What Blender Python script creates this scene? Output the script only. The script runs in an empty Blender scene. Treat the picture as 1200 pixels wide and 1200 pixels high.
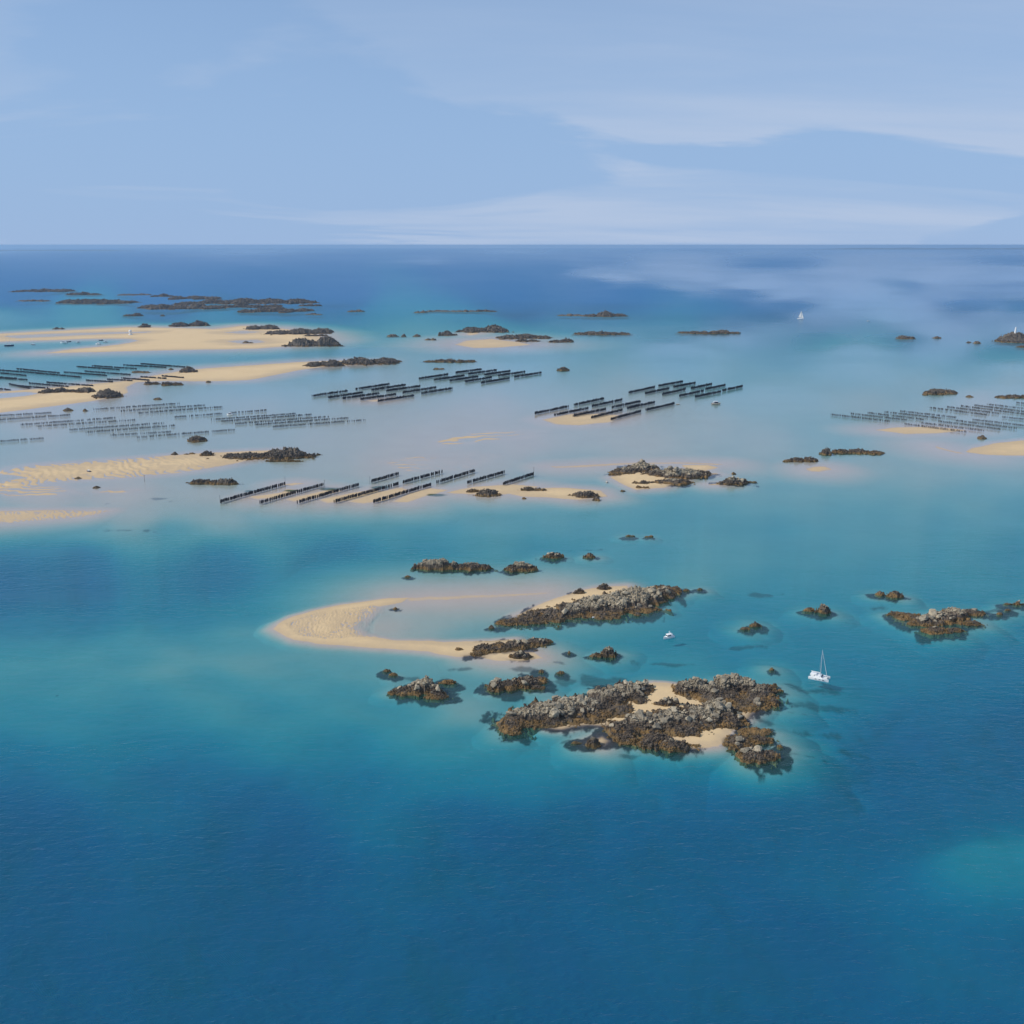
import bpy, bmesh, math, random
import numpy as np
from mathutils import Vector, Matrix

random.seed(11)
rng = np.random.default_rng(11)
scene = bpy.context.scene
COL = scene.collection

# ---------------------------------------------------------------- camera
H = 270.0            # height of the aircraft above the water
F = 1150.0           # focal length in pixels of a 1200 px wide frame
YFAR = 80000.0       # where the sea sheet ends
PITCH = math.atan(309.0 / F) + math.atan(H / YFAR)
cam_d = bpy.data.cameras.new('camera')
cam = bpy.data.objects.new('camera', cam_d)
COL.objects.link(cam)
cam.location = (0, 0, H)
cam.rotation_euler = (math.pi / 2 - PITCH, math.radians(0.0), 0)
cam_d.sensor_width = 36.0
cam_d.lens = 36.0 * F / 1200.0
cam_d.clip_start = 1.0
cam_d.clip_end = 200000.0
scene.camera = cam

# ---------------------------------------------------------------- sky and sun
SUN_EL, SUN_AZ = math.radians(40), math.radians(-97)     # azimuth from +Y, clockwise
sun_dir = Vector((math.sin(SUN_AZ) * math.cos(SUN_EL), math.cos(SUN_AZ) * math.cos(SUN_EL), math.sin(SUN_EL)))
sun_d = bpy.data.lights.new('sun', 'SUN')
sun_d.energy = 3.9
sun_d.angle = math.radians(0.55)
sun_d.color = (1.0, 0.965, 0.90)
sun = bpy.data.objects.new('sun', sun_d)
COL.objects.link(sun)
sun.rotation_euler = sun_dir.to_track_quat('Z', 'Y').to_euler()

world = bpy.data.worlds.new('World')
scene.world = world
world.use_nodes = True
wn, wl = world.node_tree.nodes, world.node_tree.links
wn.clear()
w_out = wn.new('ShaderNodeOutputWorld')
w_bg = wn.new('ShaderNodeBackground')
w_bg.inputs['Strength'].default_value = 0.11
w_sky = wn.new('ShaderNodeTexSky')
w_sky.sky_type = 'NISHITA'
w_sky.sun_disc = False
w_sky.sun_elevation = SUN_EL
w_sky.sun_rotation = SUN_AZ
w_sky.altitude = 270
w_sky.air_density = 1.0
w_sky.dust_density = 0.0
w_sky.ozone_density = 4.0
# thin high cloud: a sheet seen in perspective
SKX, SKY_ = 35.3, 25.1
w_tc = wn.new('ShaderNodeTexCoord')
w_sep = wn.new('ShaderNodeSeparateXYZ')
wl.new(w_tc.outputs['Generated'], w_sep.inputs[0])
w_max = wn.new('ShaderNodeMath'); w_max.operation = 'MAXIMUM'; w_max.inputs[1].default_value = 0.0
wl.new(w_sep.outputs['Z'], w_max.inputs[0])
w_add = wn.new('ShaderNodeMath'); w_add.operation = 'ADD'; w_add.inputs[1].default_value = 0.11
wl.new(w_max.outputs[0], w_add.inputs[0])
w_dx = wn.new('ShaderNodeMath'); w_dx.operation = 'DIVIDE'
w_dy = wn.new('ShaderNodeMath'); w_dy.operation = 'DIVIDE'
wl.new(w_sep.outputs['X'], w_dx.inputs[0]); wl.new(w_add.outputs[0], w_dx.inputs[1])
wl.new(w_sep.outputs['Y'], w_dy.inputs[0]); wl.new(w_add.outputs[0], w_dy.inputs[1])
w_cmb = wn.new('ShaderNodeCombineXYZ')
wl.new(w_dx.outputs[0], w_cmb.inputs[0]); wl.new(w_dy.outputs[0], w_cmb.inputs[1])
w_map = wn.new('ShaderNodeMapping')
w_map.inputs['Location'].default_value = (3.1, 1.7, 0)
w_map.inputs['Scale'].default_value = (0.24, 0.62, 1)
w_map.inputs['Rotation'].default_value = (0, 0, math.radians(8))
wl.new(w_cmb.outputs[0], w_map.inputs[0])
w_n1 = wn.new('ShaderNodeTexNoise')
w_n1.inputs['Scale'].default_value = 1.0
w_n1.inputs['Detail'].default_value = 9
w_n1.inputs['Roughness'].default_value = 0.56
w_n1.inputs['Distortion'].default_value = 0.5
wl.new(w_map.outputs[0], w_n1.inputs['Vector'])
w_map2 = wn.new('ShaderNodeMapping')
w_map2.inputs['Location'].default_value = (SKX, SKY_, 0)
w_map2.inputs['Scale'].default_value = (0.30, 0.42, 1)
w_map2.inputs['Rotation'].default_value = (0, 0, math.radians(-14))
wl.new(w_cmb.outputs[0], w_map2.inputs[0])
w_n2 = wn.new('ShaderNodeTexNoise')
w_n2.inputs['Scale'].default_value = 1.0
w_n2.inputs['Detail'].default_value = 7
w_n2.inputs['Roughness'].default_value = 0.52
w_n2.inputs['Distortion'].default_value = 0.9
wl.new(w_map2.outputs[0], w_n2.inputs['Vector'])
w_sheet = wn.new('ShaderNodeMapRange'); w_sheet.interpolation_type = 'SMOOTHSTEP'
wl.new(w_n2.outputs['Fac'], w_sheet.inputs['Value'])
w_sheet.inputs['From Min'].default_value = 0.455; w_sheet.inputs['From Max'].default_value = 0.535
w_sheet.inputs['To Min'].default_value = 0.0; w_sheet.inputs['To Max'].default_value = 0.58
w_fib = wn.new('ShaderNodeMapRange'); w_fib.interpolation_type = 'SMOOTHSTEP'
wl.new(w_n1.outputs['Fac'], w_fib.inputs['Value'])
w_fib.inputs['From Min'].default_value = 0.36; w_fib.inputs['From Max'].default_value = 0.66
w_fib.inputs['To Min'].default_value = 0.25; w_fib.inputs['To Max'].default_value = 1.15
w_rmp = wn.new('ShaderNodeMath'); w_rmp.operation = 'MULTIPLY'; w_rmp.use_clamp = True
wl.new(w_sheet.outputs['Result'], w_rmp.inputs[0]); wl.new(w_fib.outputs['Result'], w_rmp.inputs[1])
w_mix = wn.new('ShaderNodeMix'); w_mix.data_type = 'RGBA'
wl.new(w_rmp.outputs[0], w_mix.inputs['Factor'])
w_mix.inputs['B'].default_value = (4.6, 5.4, 6.9, 1)
# towards the horizon the sight line runs through ever more of the blue-white veil
w_vl = wn.new('ShaderNodeMapRange'); w_vl.interpolation_type = 'SMOOTHSTEP'
wl.new(w_max.outputs[0], w_vl.inputs['Value'])
w_vl.inputs['From Min'].default_value = 0.0; w_vl.inputs['From Max'].default_value = 0.32
w_vl.inputs['To Min'].default_value = 0.93; w_vl.inputs['To Max'].default_value = 0.5
w_mix.inputs['A'].default_value = (0, 0, 0, 1)
w_veil = wn.new('ShaderNodeMix'); w_veil.data_type = 'RGBA'
wl.new(w_vl.outputs['Result'], w_veil.inputs['Factor'])
wl.new(w_sky.outputs[0], w_veil.inputs['A'])
w_veil.inputs['B'].default_value = (2.7, 4.12, 6.6, 1)
wl.new(w_veil.outputs['Result'], w_mix.inputs['A'])
wl.new(w_mix.outputs['Result'], w_bg.inputs['Color'])
wl.new(w_bg.outputs[0], w_out.inputs['Surface'])

vs = scene.view_settings
vs.view_transform = 'Standard'
vs.look = 'None'
vs.exposure = 0.0
vs.gamma = 1.0
vs.use_curve_mapping = False

# ---------------------------------------------------------------- geometry of the view: pixel of the photo <-> point of the sea
SP, CP = math.sin(PITCH), math.cos(PITCH)


def ground(u, v, z=0.0):
    u = np.asarray(u, float); v = np.asarray(v, float)
    dx = (u - 600.0) / F; dy = -(v - 600.0) / F
    ry = CP + dy * SP; rz = -SP + dy * CP
    t = (z - H) / rz
    return dx * t, ry * t


def project(X, Y, Z=0.0):
    zc = Y * CP + (H - Z) * SP           # depth along the view axis
    yc = Y * SP - (H - Z) * CP
    return 600.0 + F * X / zc, 600.0 - F * yc / zc


def at(u, v, z=0.0):
    X, Y = ground(u, v, z)
    return Vector((float(X), float(Y), z))


def mpp(v):
    """metres across one photo pixel at row v of the sea"""
    X, Y = ground(600, v)
    return float((Y * CP + H * SP) / F)


# ---------------------------------------------------------------- noise
_P = rng.permutation(512).astype(np.int64)
_P = np.concatenate([_P, _P])
_G = rng.uniform(0, 2 * math.pi, 512)
_GX, _GY = np.cos(_G), np.sin(_G)


def perlin(x, y):
    x = np.asarray(x, float); y = np.asarray(y, float)
    xi = np.floor(x).astype(np.int64); yi = np.floor(y).astype(np.int64)
    xf = x - xi; yf = y - yi
    xi &= 511; yi &= 511
    u = xf * xf * xf * (xf * (xf * 6 - 15) + 10); w = yf * yf * yf * (yf * (yf * 6 - 15) + 10)
    def g(ix, iy, fx, fy):
        h = _P[(_P[ix & 511] + iy) & 1023] & 511
        return _GX[h] * fx + _GY[h] * fy
    a = g(xi, yi, xf, yf); b = g(xi + 1, yi, xf - 1, yf)
    c = g(xi, yi + 1, xf, yf - 1); d = g(xi + 1, yi + 1, xf - 1, yf - 1)
    return ((a + u * (b - a)) * (1 - w) + (c + u * (d - c)) * w) * 1.5


def fbm(x, y, octaves=4, gain=0.5):
    s = 0; a = 1.0; n = 0.0; f = 1.0
    for o in range(octaves):
        s = s + a * perlin(x * f + 17.3 * o, y * f - 9.1 * o); n += a
        a *= gain; f *= 2.03
    return s / n


def sstep(a, b, x):
    t = np.clip((x - a) / (b - a), 0, 1)
    return t * t * (3 - 2 * t)


# ---------------------------------------------------------------- the bottom: broad depth (photo column, row, metres)
DEPTH = []
for v, pts in {
    292: [(-400, 32), (0, 32), (300, 32), (600, 32), (900, 32), (1200, 32), (1600, 32)],
    308: [(-400, 32), (0, 32), (300, 32), (600, 32), (900, 32), (1200, 32), (1600, 32)],
    325: [(-400, 28), (0, 28), (300, 30), (600, 30), (900, 28), (1200, 28), (1600, 28)],
    350: [(-300, 15), (0, 14), (200, 14), (400, 19), (600, 19), (700, 18), (900, 14), (1100, 14), (1400, 15)],
    370: [(-300, 4), (0, 3), (100, 3.5), (250, 5), (400, 6), (450, 5), (550, 5), (700, 6), (850, 8), (950, 8), (1100, 8), (1200, 8), (1500, 9)],
    395: [(-200, 4), (420, 3.6), (480, 2.6), (560, 2), (700, 4), (800, 4.5), (900, 5), (1050, 6), (1180, 6), (1500, 7)],
    415: [(-200, 4), (0, 4), (100, 4), (200, 3.5), (300, 3.5), (420, 2.5), (480, 1.5), (600, 2), (700, 2.5), (800, 3), (900, 3.2), (1000, 3), (1150, 4), (1500, 4)],
    435: [(-200, 3), (-50, 3), (60, 3), (130, 2.5), (460, 1.0), (560, 1.0), (700, 1.6), (850, 2), (1000, 2), (1150, 2), (1400, 2)],
    455: [(200, 1), (300, 1.2), (450, .8), (600, .9), (720, 1), (900, 1.6), (1050, 1.4), (1200, 1.2), (1500, 1.2)],
    475: [(-200, .3), (40, .15), (150, .3), (300, .5), (450, .5), (580, .3), (750, .5), (900, 1.2), (1000, 1.0), (1150, .4)],
    500: [(-200, .4), (50, .3), (150, .55), (300, .6), (450, .4), (560, .2), (700, .4), (830, .7), (950, 1.5), (1070, .7), (1130, .6), (1400, .7)],
    520: [(-200, .7), (0, .8), (100, .7), (200, .6), (400, .4), (500, .15), (620, .15), (750, .4), (880, .7), (1000, 1.8), (1100, 1.5), (1200, 1.2)],
    545: [(380, .5), (450, .2), (560, .3), (650, .8), (860, .9), (1000, 1.0), (1100, 1.2), (1200, 1.2), (1500, 1.5)],
    556: [(250, .8), (680, 1.4)],
    578: [(-200, .3), (50, .15), (150, .2), (250, .4), (900, 2), (1000, 2.2), (1150, 2.2), (1400, 2.4)],
    600: [(170, .6), (250, 1), (330, 1.4), (450, 2), (600, 2.4), (700, 2.5), (800, 3), (1000, 3), (1200, 3), (1500, 3)],
    620: [(-200, 3), (0, 2), (100, 2.2), (200, 3), (350, 3.5), (500, 3.5), (700, 3.2), (900, 3.2), (1100, 3)],
    650: [(-200, 8), (0, 7), (100, 7.5), (250, 6.5), (400, 6), (500, 4.5), (650, 4), (750, 3), (850, 2.5), (950, 3.2), (1100, 3.2), (1200, 4), (1500, 4)],
    680: [(-200, 9), (0, 8), (100, 8), (250, 7), (400, 6), (520, 4.5), (640, 3.5), (800, 2.2), (900, 3.5), (1000, 4), (1150, 3.6)],
    718: [(-200, 7), (0, 6.5), (100, 6), (200, 5), (300, 4), (540, .5), (590, 1.4), (680, 5), (760, 5.2), (850, 4.5), (950, 4.3), (1040, 4), (1150, 5), (1500, 6)],
    709: [(500, .5), (560, .55), (610, .8)],
    735: [(450, .3), (500, .8), (550, 1.8), (590, 2.6)],
    746: [(0, 4), (150, 3.3), (280, 2.5), (660, 4.5), (750, 4.5), (850, 5), (950, 5)],
    775: [(-200, 3), (0, 3), (100, 2.8), (200, 2.2), (300, 2.2), (400, 2.2), (480, 1.8), (550, 2.2), (700, 3.6), (800, 3.8), (900, 4.5), (1050, 5.5), (1180, 6)],
    800: [(0, 3), (100, 3.2), (250, 3.3), (400, 3), (560, 2.4), (660, 4), (950, 4), (1050, 6), (1180, 7), (1500, 8)],
    830: [(-200, 4), (0, 4), (150, 4), (300, 3.8), (450, 3.2), (540, 1.5), (960, 5.5), (1080, 8), (1200, 9)],
    870: [(0, 5.8), (200, 5.4), (400, 4.8), (550, 3.8), (650, 3.4), (940, 6), (1050, 9), (1200, 9), (1500, 9)],
    910: [(-200, 8.5), (0, 8), (200, 7.6), (400, 6.8), (560, 5), (700, 5.6), (850, 8), (1000, 10), (1200, 9)],
    950: [(0, 11), (300, 10.5), (550, 9), (700, 10), (900, 10), (1100, 8.5), (1200, 7), (1500, 7)],
    990: [(-200, 12), (0, 12), (300, 12), (600, 11), (800, 10.5), (1000, 8), (1150, 4.2), (1250, 3.8)],
    1100: [(-200, 12), (0, 12), (300, 12), (600, 12), (900, 11), (1200, 8), (1500, 8)],
    1250: [(-200, 13), (0, 13), (300, 13), (600, 13), (900, 13), (1200, 12), (1500, 12)],
}.items():
    DEPTH += [(u, v, d) for u, d in pts]
DEPTH = np.array(DEPTH, float)


def blend(pts, u, v, vs_=2.0, p=1.8, eps=900.0):
    num = np.zeros_like(u); den = np.zeros_like(u)
    for a, b, d in pts:
        w = 1.0 / (((u - a) ** 2 + (vs_ * (v - b)) ** 2) + eps) ** p
        num += w * d; den += w
    return num / den


_cu = np.arange(-620, 1841, 6.0); _cv = np.arange(288, 1421, 3.0)
_CU, _CV = np.meshgrid(_cu, _cv)
_CD = blend([(a, b, math.log(d)) for a, b, d in DEPTH], _CU, _CV)


def base_depth(u, v):
    fu = np.clip((u + 620) / 6.0, 0, len(_cu) - 1.001); fv = np.clip((v - 288) / 3.0, 0, len(_cv) - 1.001)
    iu = fu.astype(int); iv = fv.astype(int); tu = fu - iu; tv = fv - iv
    a = _CD[iv, iu] * (1 - tu) + _CD[iv, iu + 1] * tu
    b = _CD[iv + 1, iu] * (1 - tu) + _CD[iv + 1, iu + 1] * tu
    return np.exp(a * (1 - tv) + b * tv)


# sand that stands above the water: outline in photo pixels, crest height m, slope inside, slope outside
BANKS = [
    # crescent spit by the near islets
    ([(318, 737), (326, 730), (345, 722), (370, 715), (400, 709), (430, 704), (455, 701), (480, 700), (470, 706), (452, 710), (446, 711), (446, 716),
      (436, 724), (424, 734), (428, 742), (445, 747), (460, 750), (520, 751.5), (560, 751), (605, 748), (612, 757), (590, 762), (560, 768), (540, 770),
      (520, 768), (500, 764), (460, 761), (410, 758), (370, 755), (345, 750), (330, 744)], 0.7, .06, .08),
    ([(476, 701), (520, 698.5), (580, 696.5), (640, 694), (640, 696), (580, 699.5), (520, 702.5), (480, 705)], .06, .02, .012),
    ([(555, 768), (590, 762), (625, 764), (636, 771), (610, 776), (580, 774)], 0.6, .06, .03),
    # beach behind the long islet
    ([(602, 722), (628, 709), (652, 700), (675, 693), (705, 688), (735, 686), (740, 695), (700, 708), (640, 722)], 1.6, .06, .05),
    # beaches among the rocks of the front islet
    ([(640, 853), (672, 845), (695, 836), (722, 822), (745, 806), (765, 799), (795, 802), (815, 812), (860, 824), (895, 828), (880, 840), (862, 856),
      (852, 866), (843, 876), (803, 879), (770, 862), (720, 852), (690, 850), (660, 855)], 2.2, .06, .10),
    ([(690, 870), (706, 862), (716, 868), (708, 874)], 0.5, .06, .06),
    # bars round the nearest stake rows
    ([(520, 577), (556, 570), (600, 567), (630, 570), (612, 578), (575, 580), (545, 579)], .6, .02, .012),
    ([(596, 578), (632, 572), (660, 571), (705, 575), (712, 582), (680, 586), (640, 583), (612, 582)], .6, .03, .02),
    ([(290, 582), (330, 577), (338, 573), (350, 575), (332, 583), (300, 585)], .35, .02, .01),
    ([(336, 585), (372, 577), (390, 573), (400, 576), (365, 585), (345, 588)], .35, .02, .01),
    ([(376, 586), (410, 578), (440, 573), (448, 576), (410, 587), (385, 590)], .5, .02, .012),
    ([(405, 588), (440, 577), (470, 571), (478, 575), (452, 587), (425, 590)], .5, .02, .012),
    ([(458, 588), (480, 578), (505, 572), (525, 574), (500, 582), (478, 589)], .5, .02, .012),
    ([(330, 568), (345, 566), (358, 567), (342, 569)], .25, .02, .01),
    # islet with a beach in the middle distance
    ([(714, 560), (724, 554), (745, 551), (780, 556), (806, 562), (778, 571), (745, 574), (730, 568)], 1.2, .04, .03),
    ([(798, 545), (830, 545), (842, 548), (828, 552), (806, 552)], .6, .03, .02),
    ([(826, 555), (840, 554.5), (843, 556), (830, 557)], .4, .03, .02),
    ([(828, 567.5), (845, 566.5), (850, 568), (835, 569)], .4, .03, .02),
    ([(640, 546.5), (690, 545), (740, 542), (790, 541.5), (850, 544), (840, 545), (790, 543), (740, 544), (690, 547.5), (650, 548)], .1, .01, .008),
    ([(945, 549), (955, 546.5), (968, 546.5), (976, 550), (962, 553), (950, 552)], .3, .015, .01),
    # right-hand banks
    ([(1026, 504), (1050, 500.5), (1095, 500), (1135, 504.5), (1100, 508), (1060, 508.5)], .5, .015, .008),
    ([(1130, 530), (1140, 525), (1165, 519), (1200, 516), (1260, 513), (1330, 518), (1280, 534), (1190, 534.5), (1150, 532.5)], .9, .015, .022),
    ([(1095, 522), (1110, 527), (1130, 532), (1140, 533), (1120, 531), (1100, 526)], .1, .01, .006),
    # under the middle stakes
    ([(634, 492), (664, 485), (700, 485), (728, 487), (716, 495), (680, 498.5), (650, 497)], .4, .012, .006),
    ([(430, 469.5), (445, 468), (452, 469.5), (438, 471)], .2, .01, .006),
    # left bank with diagonal ridges
    ([(-120, 560), (0, 552), (40, 545), (100, 541), (170, 536), (230, 531), (280, 528.5), (330, 527), (345, 531), (310, 536), (285, 541), (245, 549), (205, 555),
      (150, 560), (105, 562), (60, 565), (20, 570), (-60, 580)], .55, .012, .014),
    ([(-120, 606), (0, 599), (60, 597.5), (130, 598), (110, 604), (50, 610), (0, 614), (-120, 622)], .3, .01, .018),
    # second left bank
    ([(-120, 470), (0, 459), (40, 456), (85, 452), (140, 447), (180, 440), (215, 434), (260, 430), (310, 427), (355, 424), (400, 422.5), (440, 423), (430, 427),
      (390, 429), (350, 434), (322, 440), (290, 445.5), (240, 447), (195, 446.5), (160, 448), (148, 454), (150, 460), (140, 464), (110, 470), (60, 476), (0, 484), (-120, 497)], 1.0, .012, .008),
    # far left banks round the anchorage
    ([(-150, 399), (-50, 394.5), (0, 391), (80, 387), (150, 383.5), (200, 384), (250, 385.5), (286, 381.5), (330, 385), (372, 391), (384, 399), (360, 404.5),
      (300, 408.5), (200, 410.5), (120, 412.5), (50, 414), (80, 409.5), (120, 406), (150, 402), (162, 399), (150, 397), (110, 397), (60, 398.5), (0, 400.5), (-150, 406)], 1.2, .01, .006),
    # low sand beyond the middle
    ([(532, 404), (545, 399), (575, 397), (605, 400), (622, 404), (590, 407), (555, 408)], .35, .006, .004),
    ([(545, 391), (560, 389.5), (560, 391.5), (550, 393)], .8, .02, .01),
]
POOLS = [
    ([(-150, 407), (0, 401.3), (60, 399.3), (110, 397.8), (148, 397.8), (158, 399.3), (140, 403.3), (100, 407), (60, 411), (-50, 415), (-150, 417)], 3.2, .03),
    ([(-120, 563), (0, 556), (18, 557), (26, 559.5), (14, 563), (0, 566), (-60, 570)], .8, .02),
    ([(-120, 468), (0, 461), (30, 459.5), (45, 461), (30, 464), (0, 467), (-80, 474)], .3, .008),
    ([(0, 394), (60, 391), (120, 389.5), (180, 388.5), (170, 390), (100, 392.5), (20, 396.5)], .15, .004),
    ([(262, 389.5), (285, 387.5), (305, 389), (285, 391)], .12, .004),
    ([(265, 399.5), (300, 398), (312, 401), (285, 403)], .15, .004),
]
RIDGES = [   # where sand stands in ridges: outline, wave direction (world), wavelength m, amplitude m
    ([(-120, 552), (0, 546), (100, 539), (180, 534), (270, 533), (240, 551), (160, 560), (80, 566), (0, 575), (-120, 590)], (35, 30), 12.0, .26, -.12),
    ([(-120, 568), (0, 563), (70, 566), (150, 570), (210, 571), (150, 580), (60, 584), (-120, 590)], (10, 40), 15.0, .26, .19),
    ([(500, 512), (560, 503), (640, 500), (660, 504), (640, 515), (560, 522), (490, 530)], (-14, 40), 27.0, .30, .14),
    ([(425, 540), (480, 532), (560, 526), (600, 534), (560, 552), (470, 556)], (6, 40), 17.0, .26, .15),
    ([(332, 731), (370, 717), (440, 708), (452, 714), (440, 732), (440, 747), (380, 750), (345, 745)], (40, 12), 2.4, .30, -.42),
    ([(-120, 606), (0, 599), (130, 597), (110, 606), (0, 616), (-120, 622)], (20, 14), 5.0, .16, -.05),
]


def poly_sd(px, X, Y):
    """signed distance in metres (inside positive) to an outline given in photo pixels"""
    P = np.array(px, float)
    gx, gy = ground(P[:, 0], P[:, 1])
    d2 = np.full(X.shape, 1e18); inside = np.zeros(X.shape, bool)
    n = len(gx)
    for i in range(n):
        ax, ay = gx[i], gy[i]; bx, by = gx[(i + 1) % n], gy[(i + 1) % n]
        ex, ey = bx - ax, by - ay
        t = np.clip(((X - ax) * ex + (Y - ay) * ey) / (ex * ex + ey * ey + 1e-9), 0, 1)
        d2 = np.minimum(d2, (X - ax - t * ex) ** 2 + (Y - ay - t * ey) ** 2)
        c = (ay > Y) != (by > Y)
        xs = ax + (Y - ay) * ex / (ey if abs(ey) > 1e-9 else 1e-9)
        inside ^= c & (X < xs)
    return np.where(inside, 1, -1) * np.sqrt(d2)


def bbox_sel(px, X, Y, margin):
    P = np.array(px, float)
    gx, gy = ground(P[:, 0], P[:, 1])
    return (X > gx.min() - margin) & (X < gx.max() + margin) & (Y > gy.min() - margin) & (Y < gy.max() + margin)


# masses of rock that break the surface; filled below, used for the weed on the bottom too
MASS = []


def seabed_height(X, Y):
    shp = X.shape
    X = X.ravel(); Y = Y.ravel()
    u, v = project(X, Y)
    sc_ = 1.0 / np.maximum(40.0, Y * 0.055)
    wob = fbm(X * sc_ * .5, Y * sc_ * .8, 4)
    d = base_depth(u + 26 * wob, v + 5 * fbm(X * sc_ * .5 + 31, Y * sc_ * .8, 3))
    d = d * (1 + .22 * fbm(X * sc_ * .8 + 5, Y * sc_ * 1.4, 4))
    h = -d * (1 + d / 10.0)
    k = np.clip(Y / 2500.0, .25, 2.0)
    wx = X + 7 * k * fbm(X / (75 * k), Y / (60 * k), 3)
    wy = Y + 9 * k * fbm(X / (85 * k) + 50, Y / (60 * k) + 9, 3)
    for px, top, s_in, s_out in BANKS:
        m = bbox_sel(px, X, Y, 3.2 / s_out)
        if not m.any():
            continue
        sd = poly_sd(px, wx[m], wy[m])
        xo = np.minimum(sd, 0) * s_out
        hb = np.where(sd > 0, top * (1 - np.exp(-sd * s_in / top)), xo - 2.0 * xo * xo)
        a = h[m]
        kk = .12
        h[m] = np.where(np.abs(hb - a) < 4 * kk, kk * np.logaddexp(np.clip(a / kk, -400, 400), np.clip(hb / kk, -400, 400)) - kk * .69 * np.exp(-((hb - a) / kk) ** 2), np.maximum(a, hb))
    for px, dep, s in POOLS:
        m = bbox_sel(px, X, Y, 60)
        if not m.any():
            continue
        sd = poly_sd(px, wx[m], wy[m])
        h[m] = np.where(sd > 0, np.minimum(h[m], -np.minimum(dep, sd * s)), np.minimum(h[m], np.maximum(.05, -sd * s * 1.5)))
    for (cx, cy, rx, ry, hm) in MASS:          # shelf of sand and weed at the foot of the rocks
        m = (np.abs(X - cx) < rx + 45) & (np.abs(Y - cy) < ry + 45)
        if not m.any():
            continue
        xx, yy = X[m] - cx, Y[m] - cy
        r = np.sqrt((xx / rx) ** 2 + (yy / ry) ** 2)
        dist = np.maximum(0, (r - 1) / np.maximum(r, .05) * np.hypot(xx, yy)) + 11 * fbm(X[m] / 60, Y[m] / 34, 3) + 4
        dist = np.maximum(dist, 0)
        h[m] = np.maximum(h[m], -1.2 - dist * .06 - (dist * .08) ** 2)
    for px, dr, wl_, amp, off in RIDGES:
        m = bbox_sel(px, X, Y, 5)
        if not m.any():
            continue
        sd = poly_sd(px, X[m], Y[m])
        L = math.hypot(*dr)
        ph = (X[m] * dr[0] + Y[m] * dr[1]) / L / wl_ + 2.4 * fbm(X[m] / (wl_ * 5), Y[m] / (wl_ * 7), 4, .6)
        wv = np.abs(((ph % 1.0) * 2) - 1) ** .7 * 2 - 1
        wt = sstep(0, wl_ * 1.5, sd) * (0.35 + .9 * np.clip(fbm(X[m] / (wl_ * 6) + 3, Y[m] / (wl_ * 9), 3) + .5, 0, 1))
        val = amp * wv + off
        if off < 0:
            val = np.where(val > 0, val * sstep(-.05, .12, h[m]), val)
        h[m] += wt * val
    return h.reshape(shp)


# ---------------------------------------------------------------- node helpers
def new_mat(name):
    m = bpy.data.materials.new(name)
    m.use_nodes = True
    m.node_tree.nodes.clear()
    return m, m.node_tree.nodes, m.node_tree.links


class NT:
    def __init__(s, name):
        s.m, s.n, s.l = new_mat(name)

    def node(s, t, **kw):
        n = s.n.new(t)
        for k, val in kw.items():
            setattr(n, k, val)
        return n

    def put(s, inp, val):
        if isinstance(val, bpy.types.NodeSocket):
            s.l.new(val, inp)
        else:
            if isinstance(val, (tuple, list)) and len(val) == 3 and inp.type == 'RGBA':
                val = (*val, 1)
            inp.default_value = val

    def math(s, op, a, b=0.0, c=0.0, clamp=False):
        n = s.node('ShaderNodeMath', operation=op, use_clamp=clamp)
        s.put(n.inputs[0], a); s.put(n.inputs[1], b); s.put(n.inputs[2], c)
        return n.outputs[0]

    def mix(s, f, a, b, blend_type='MIX'):
        n = s.node('ShaderNodeMix', data_type='RGBA', blend_type=blend_type)
        s.put(n.inputs['Factor'], f); s.put(n.inputs['A'], a); s.put(n.inputs['B'], b)
        return n.outputs['Result']

    def rng(s, v, a, b, c=0.0, d=1.0, smooth=True):
        n = s.node('ShaderNodeMapRange', interpolation_type='SMOOTHSTEP' if smooth else 'LINEAR')
        s.put(n.inputs['Value'], v)
        for k, x in (('From Min', a), ('From Max', b), ('To Min', c), ('To Max', d)):
            s.put(n.inputs[k], x)
        return n.outputs['Result']

    def noise(s, vec, scale, detail=4, rough=.55, dist=0.0):
        n = s.node('ShaderNodeTexNoise')
        s.put(n.inputs['Vector'], vec)
        n.inputs['Scale'].default_value = scale
        n.inputs['Detail'].default_value = detail
        n.inputs['Roughness'].default_value = rough
        n.inputs['Distortion'].default_value = dist
        return n.outputs['Fac']

    def attr(s, name):
        return s.node('ShaderNodeAttribute', attribute_name=name).outputs['Fac']

    def pos(s):
        return s.node('ShaderNodeNewGeometry').outputs['Position']

    def sepz(s, vec):
        n = s.node('ShaderNodeSeparateXYZ'); s.put(n.inputs[0], vec)
        return n.outputs['Z']

    def scaled(s, vec, sc):
        n = s.node('ShaderNodeMapping'); s.put(n.inputs['Vector'], vec); n.inputs['Scale'].default_value = sc
        return n.outputs[0]

    def bump(s, h, strength, dist):
        n = s.node('ShaderNodeBump'); s.put(n.inputs['Height'], h)
        n.inputs['Strength'].default_value = strength; n.inputs['Distance'].default_value = dist
        return n.outputs[0]

    def out(s, shader):
        o = s.node('ShaderNodeOutputMaterial'); s.l.new(shader, o.inputs['Surface'])
        return s.m

    def principled(s, col, rough=.6, normal=None, metal=0.0, spec=.4):
        b = s.node('ShaderNodeBsdfPrincipled')
        s.put(b.inputs['Base Color'], col); s.put(b.inputs['Roughness'], rough)
        b.inputs['Metallic'].default_value = metal
        b.inputs['Specular IOR Level'].default_value = spec
        if normal is not None:
            s.l.new(normal, b.inputs['Normal'])
        return b.outputs[0]


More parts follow.
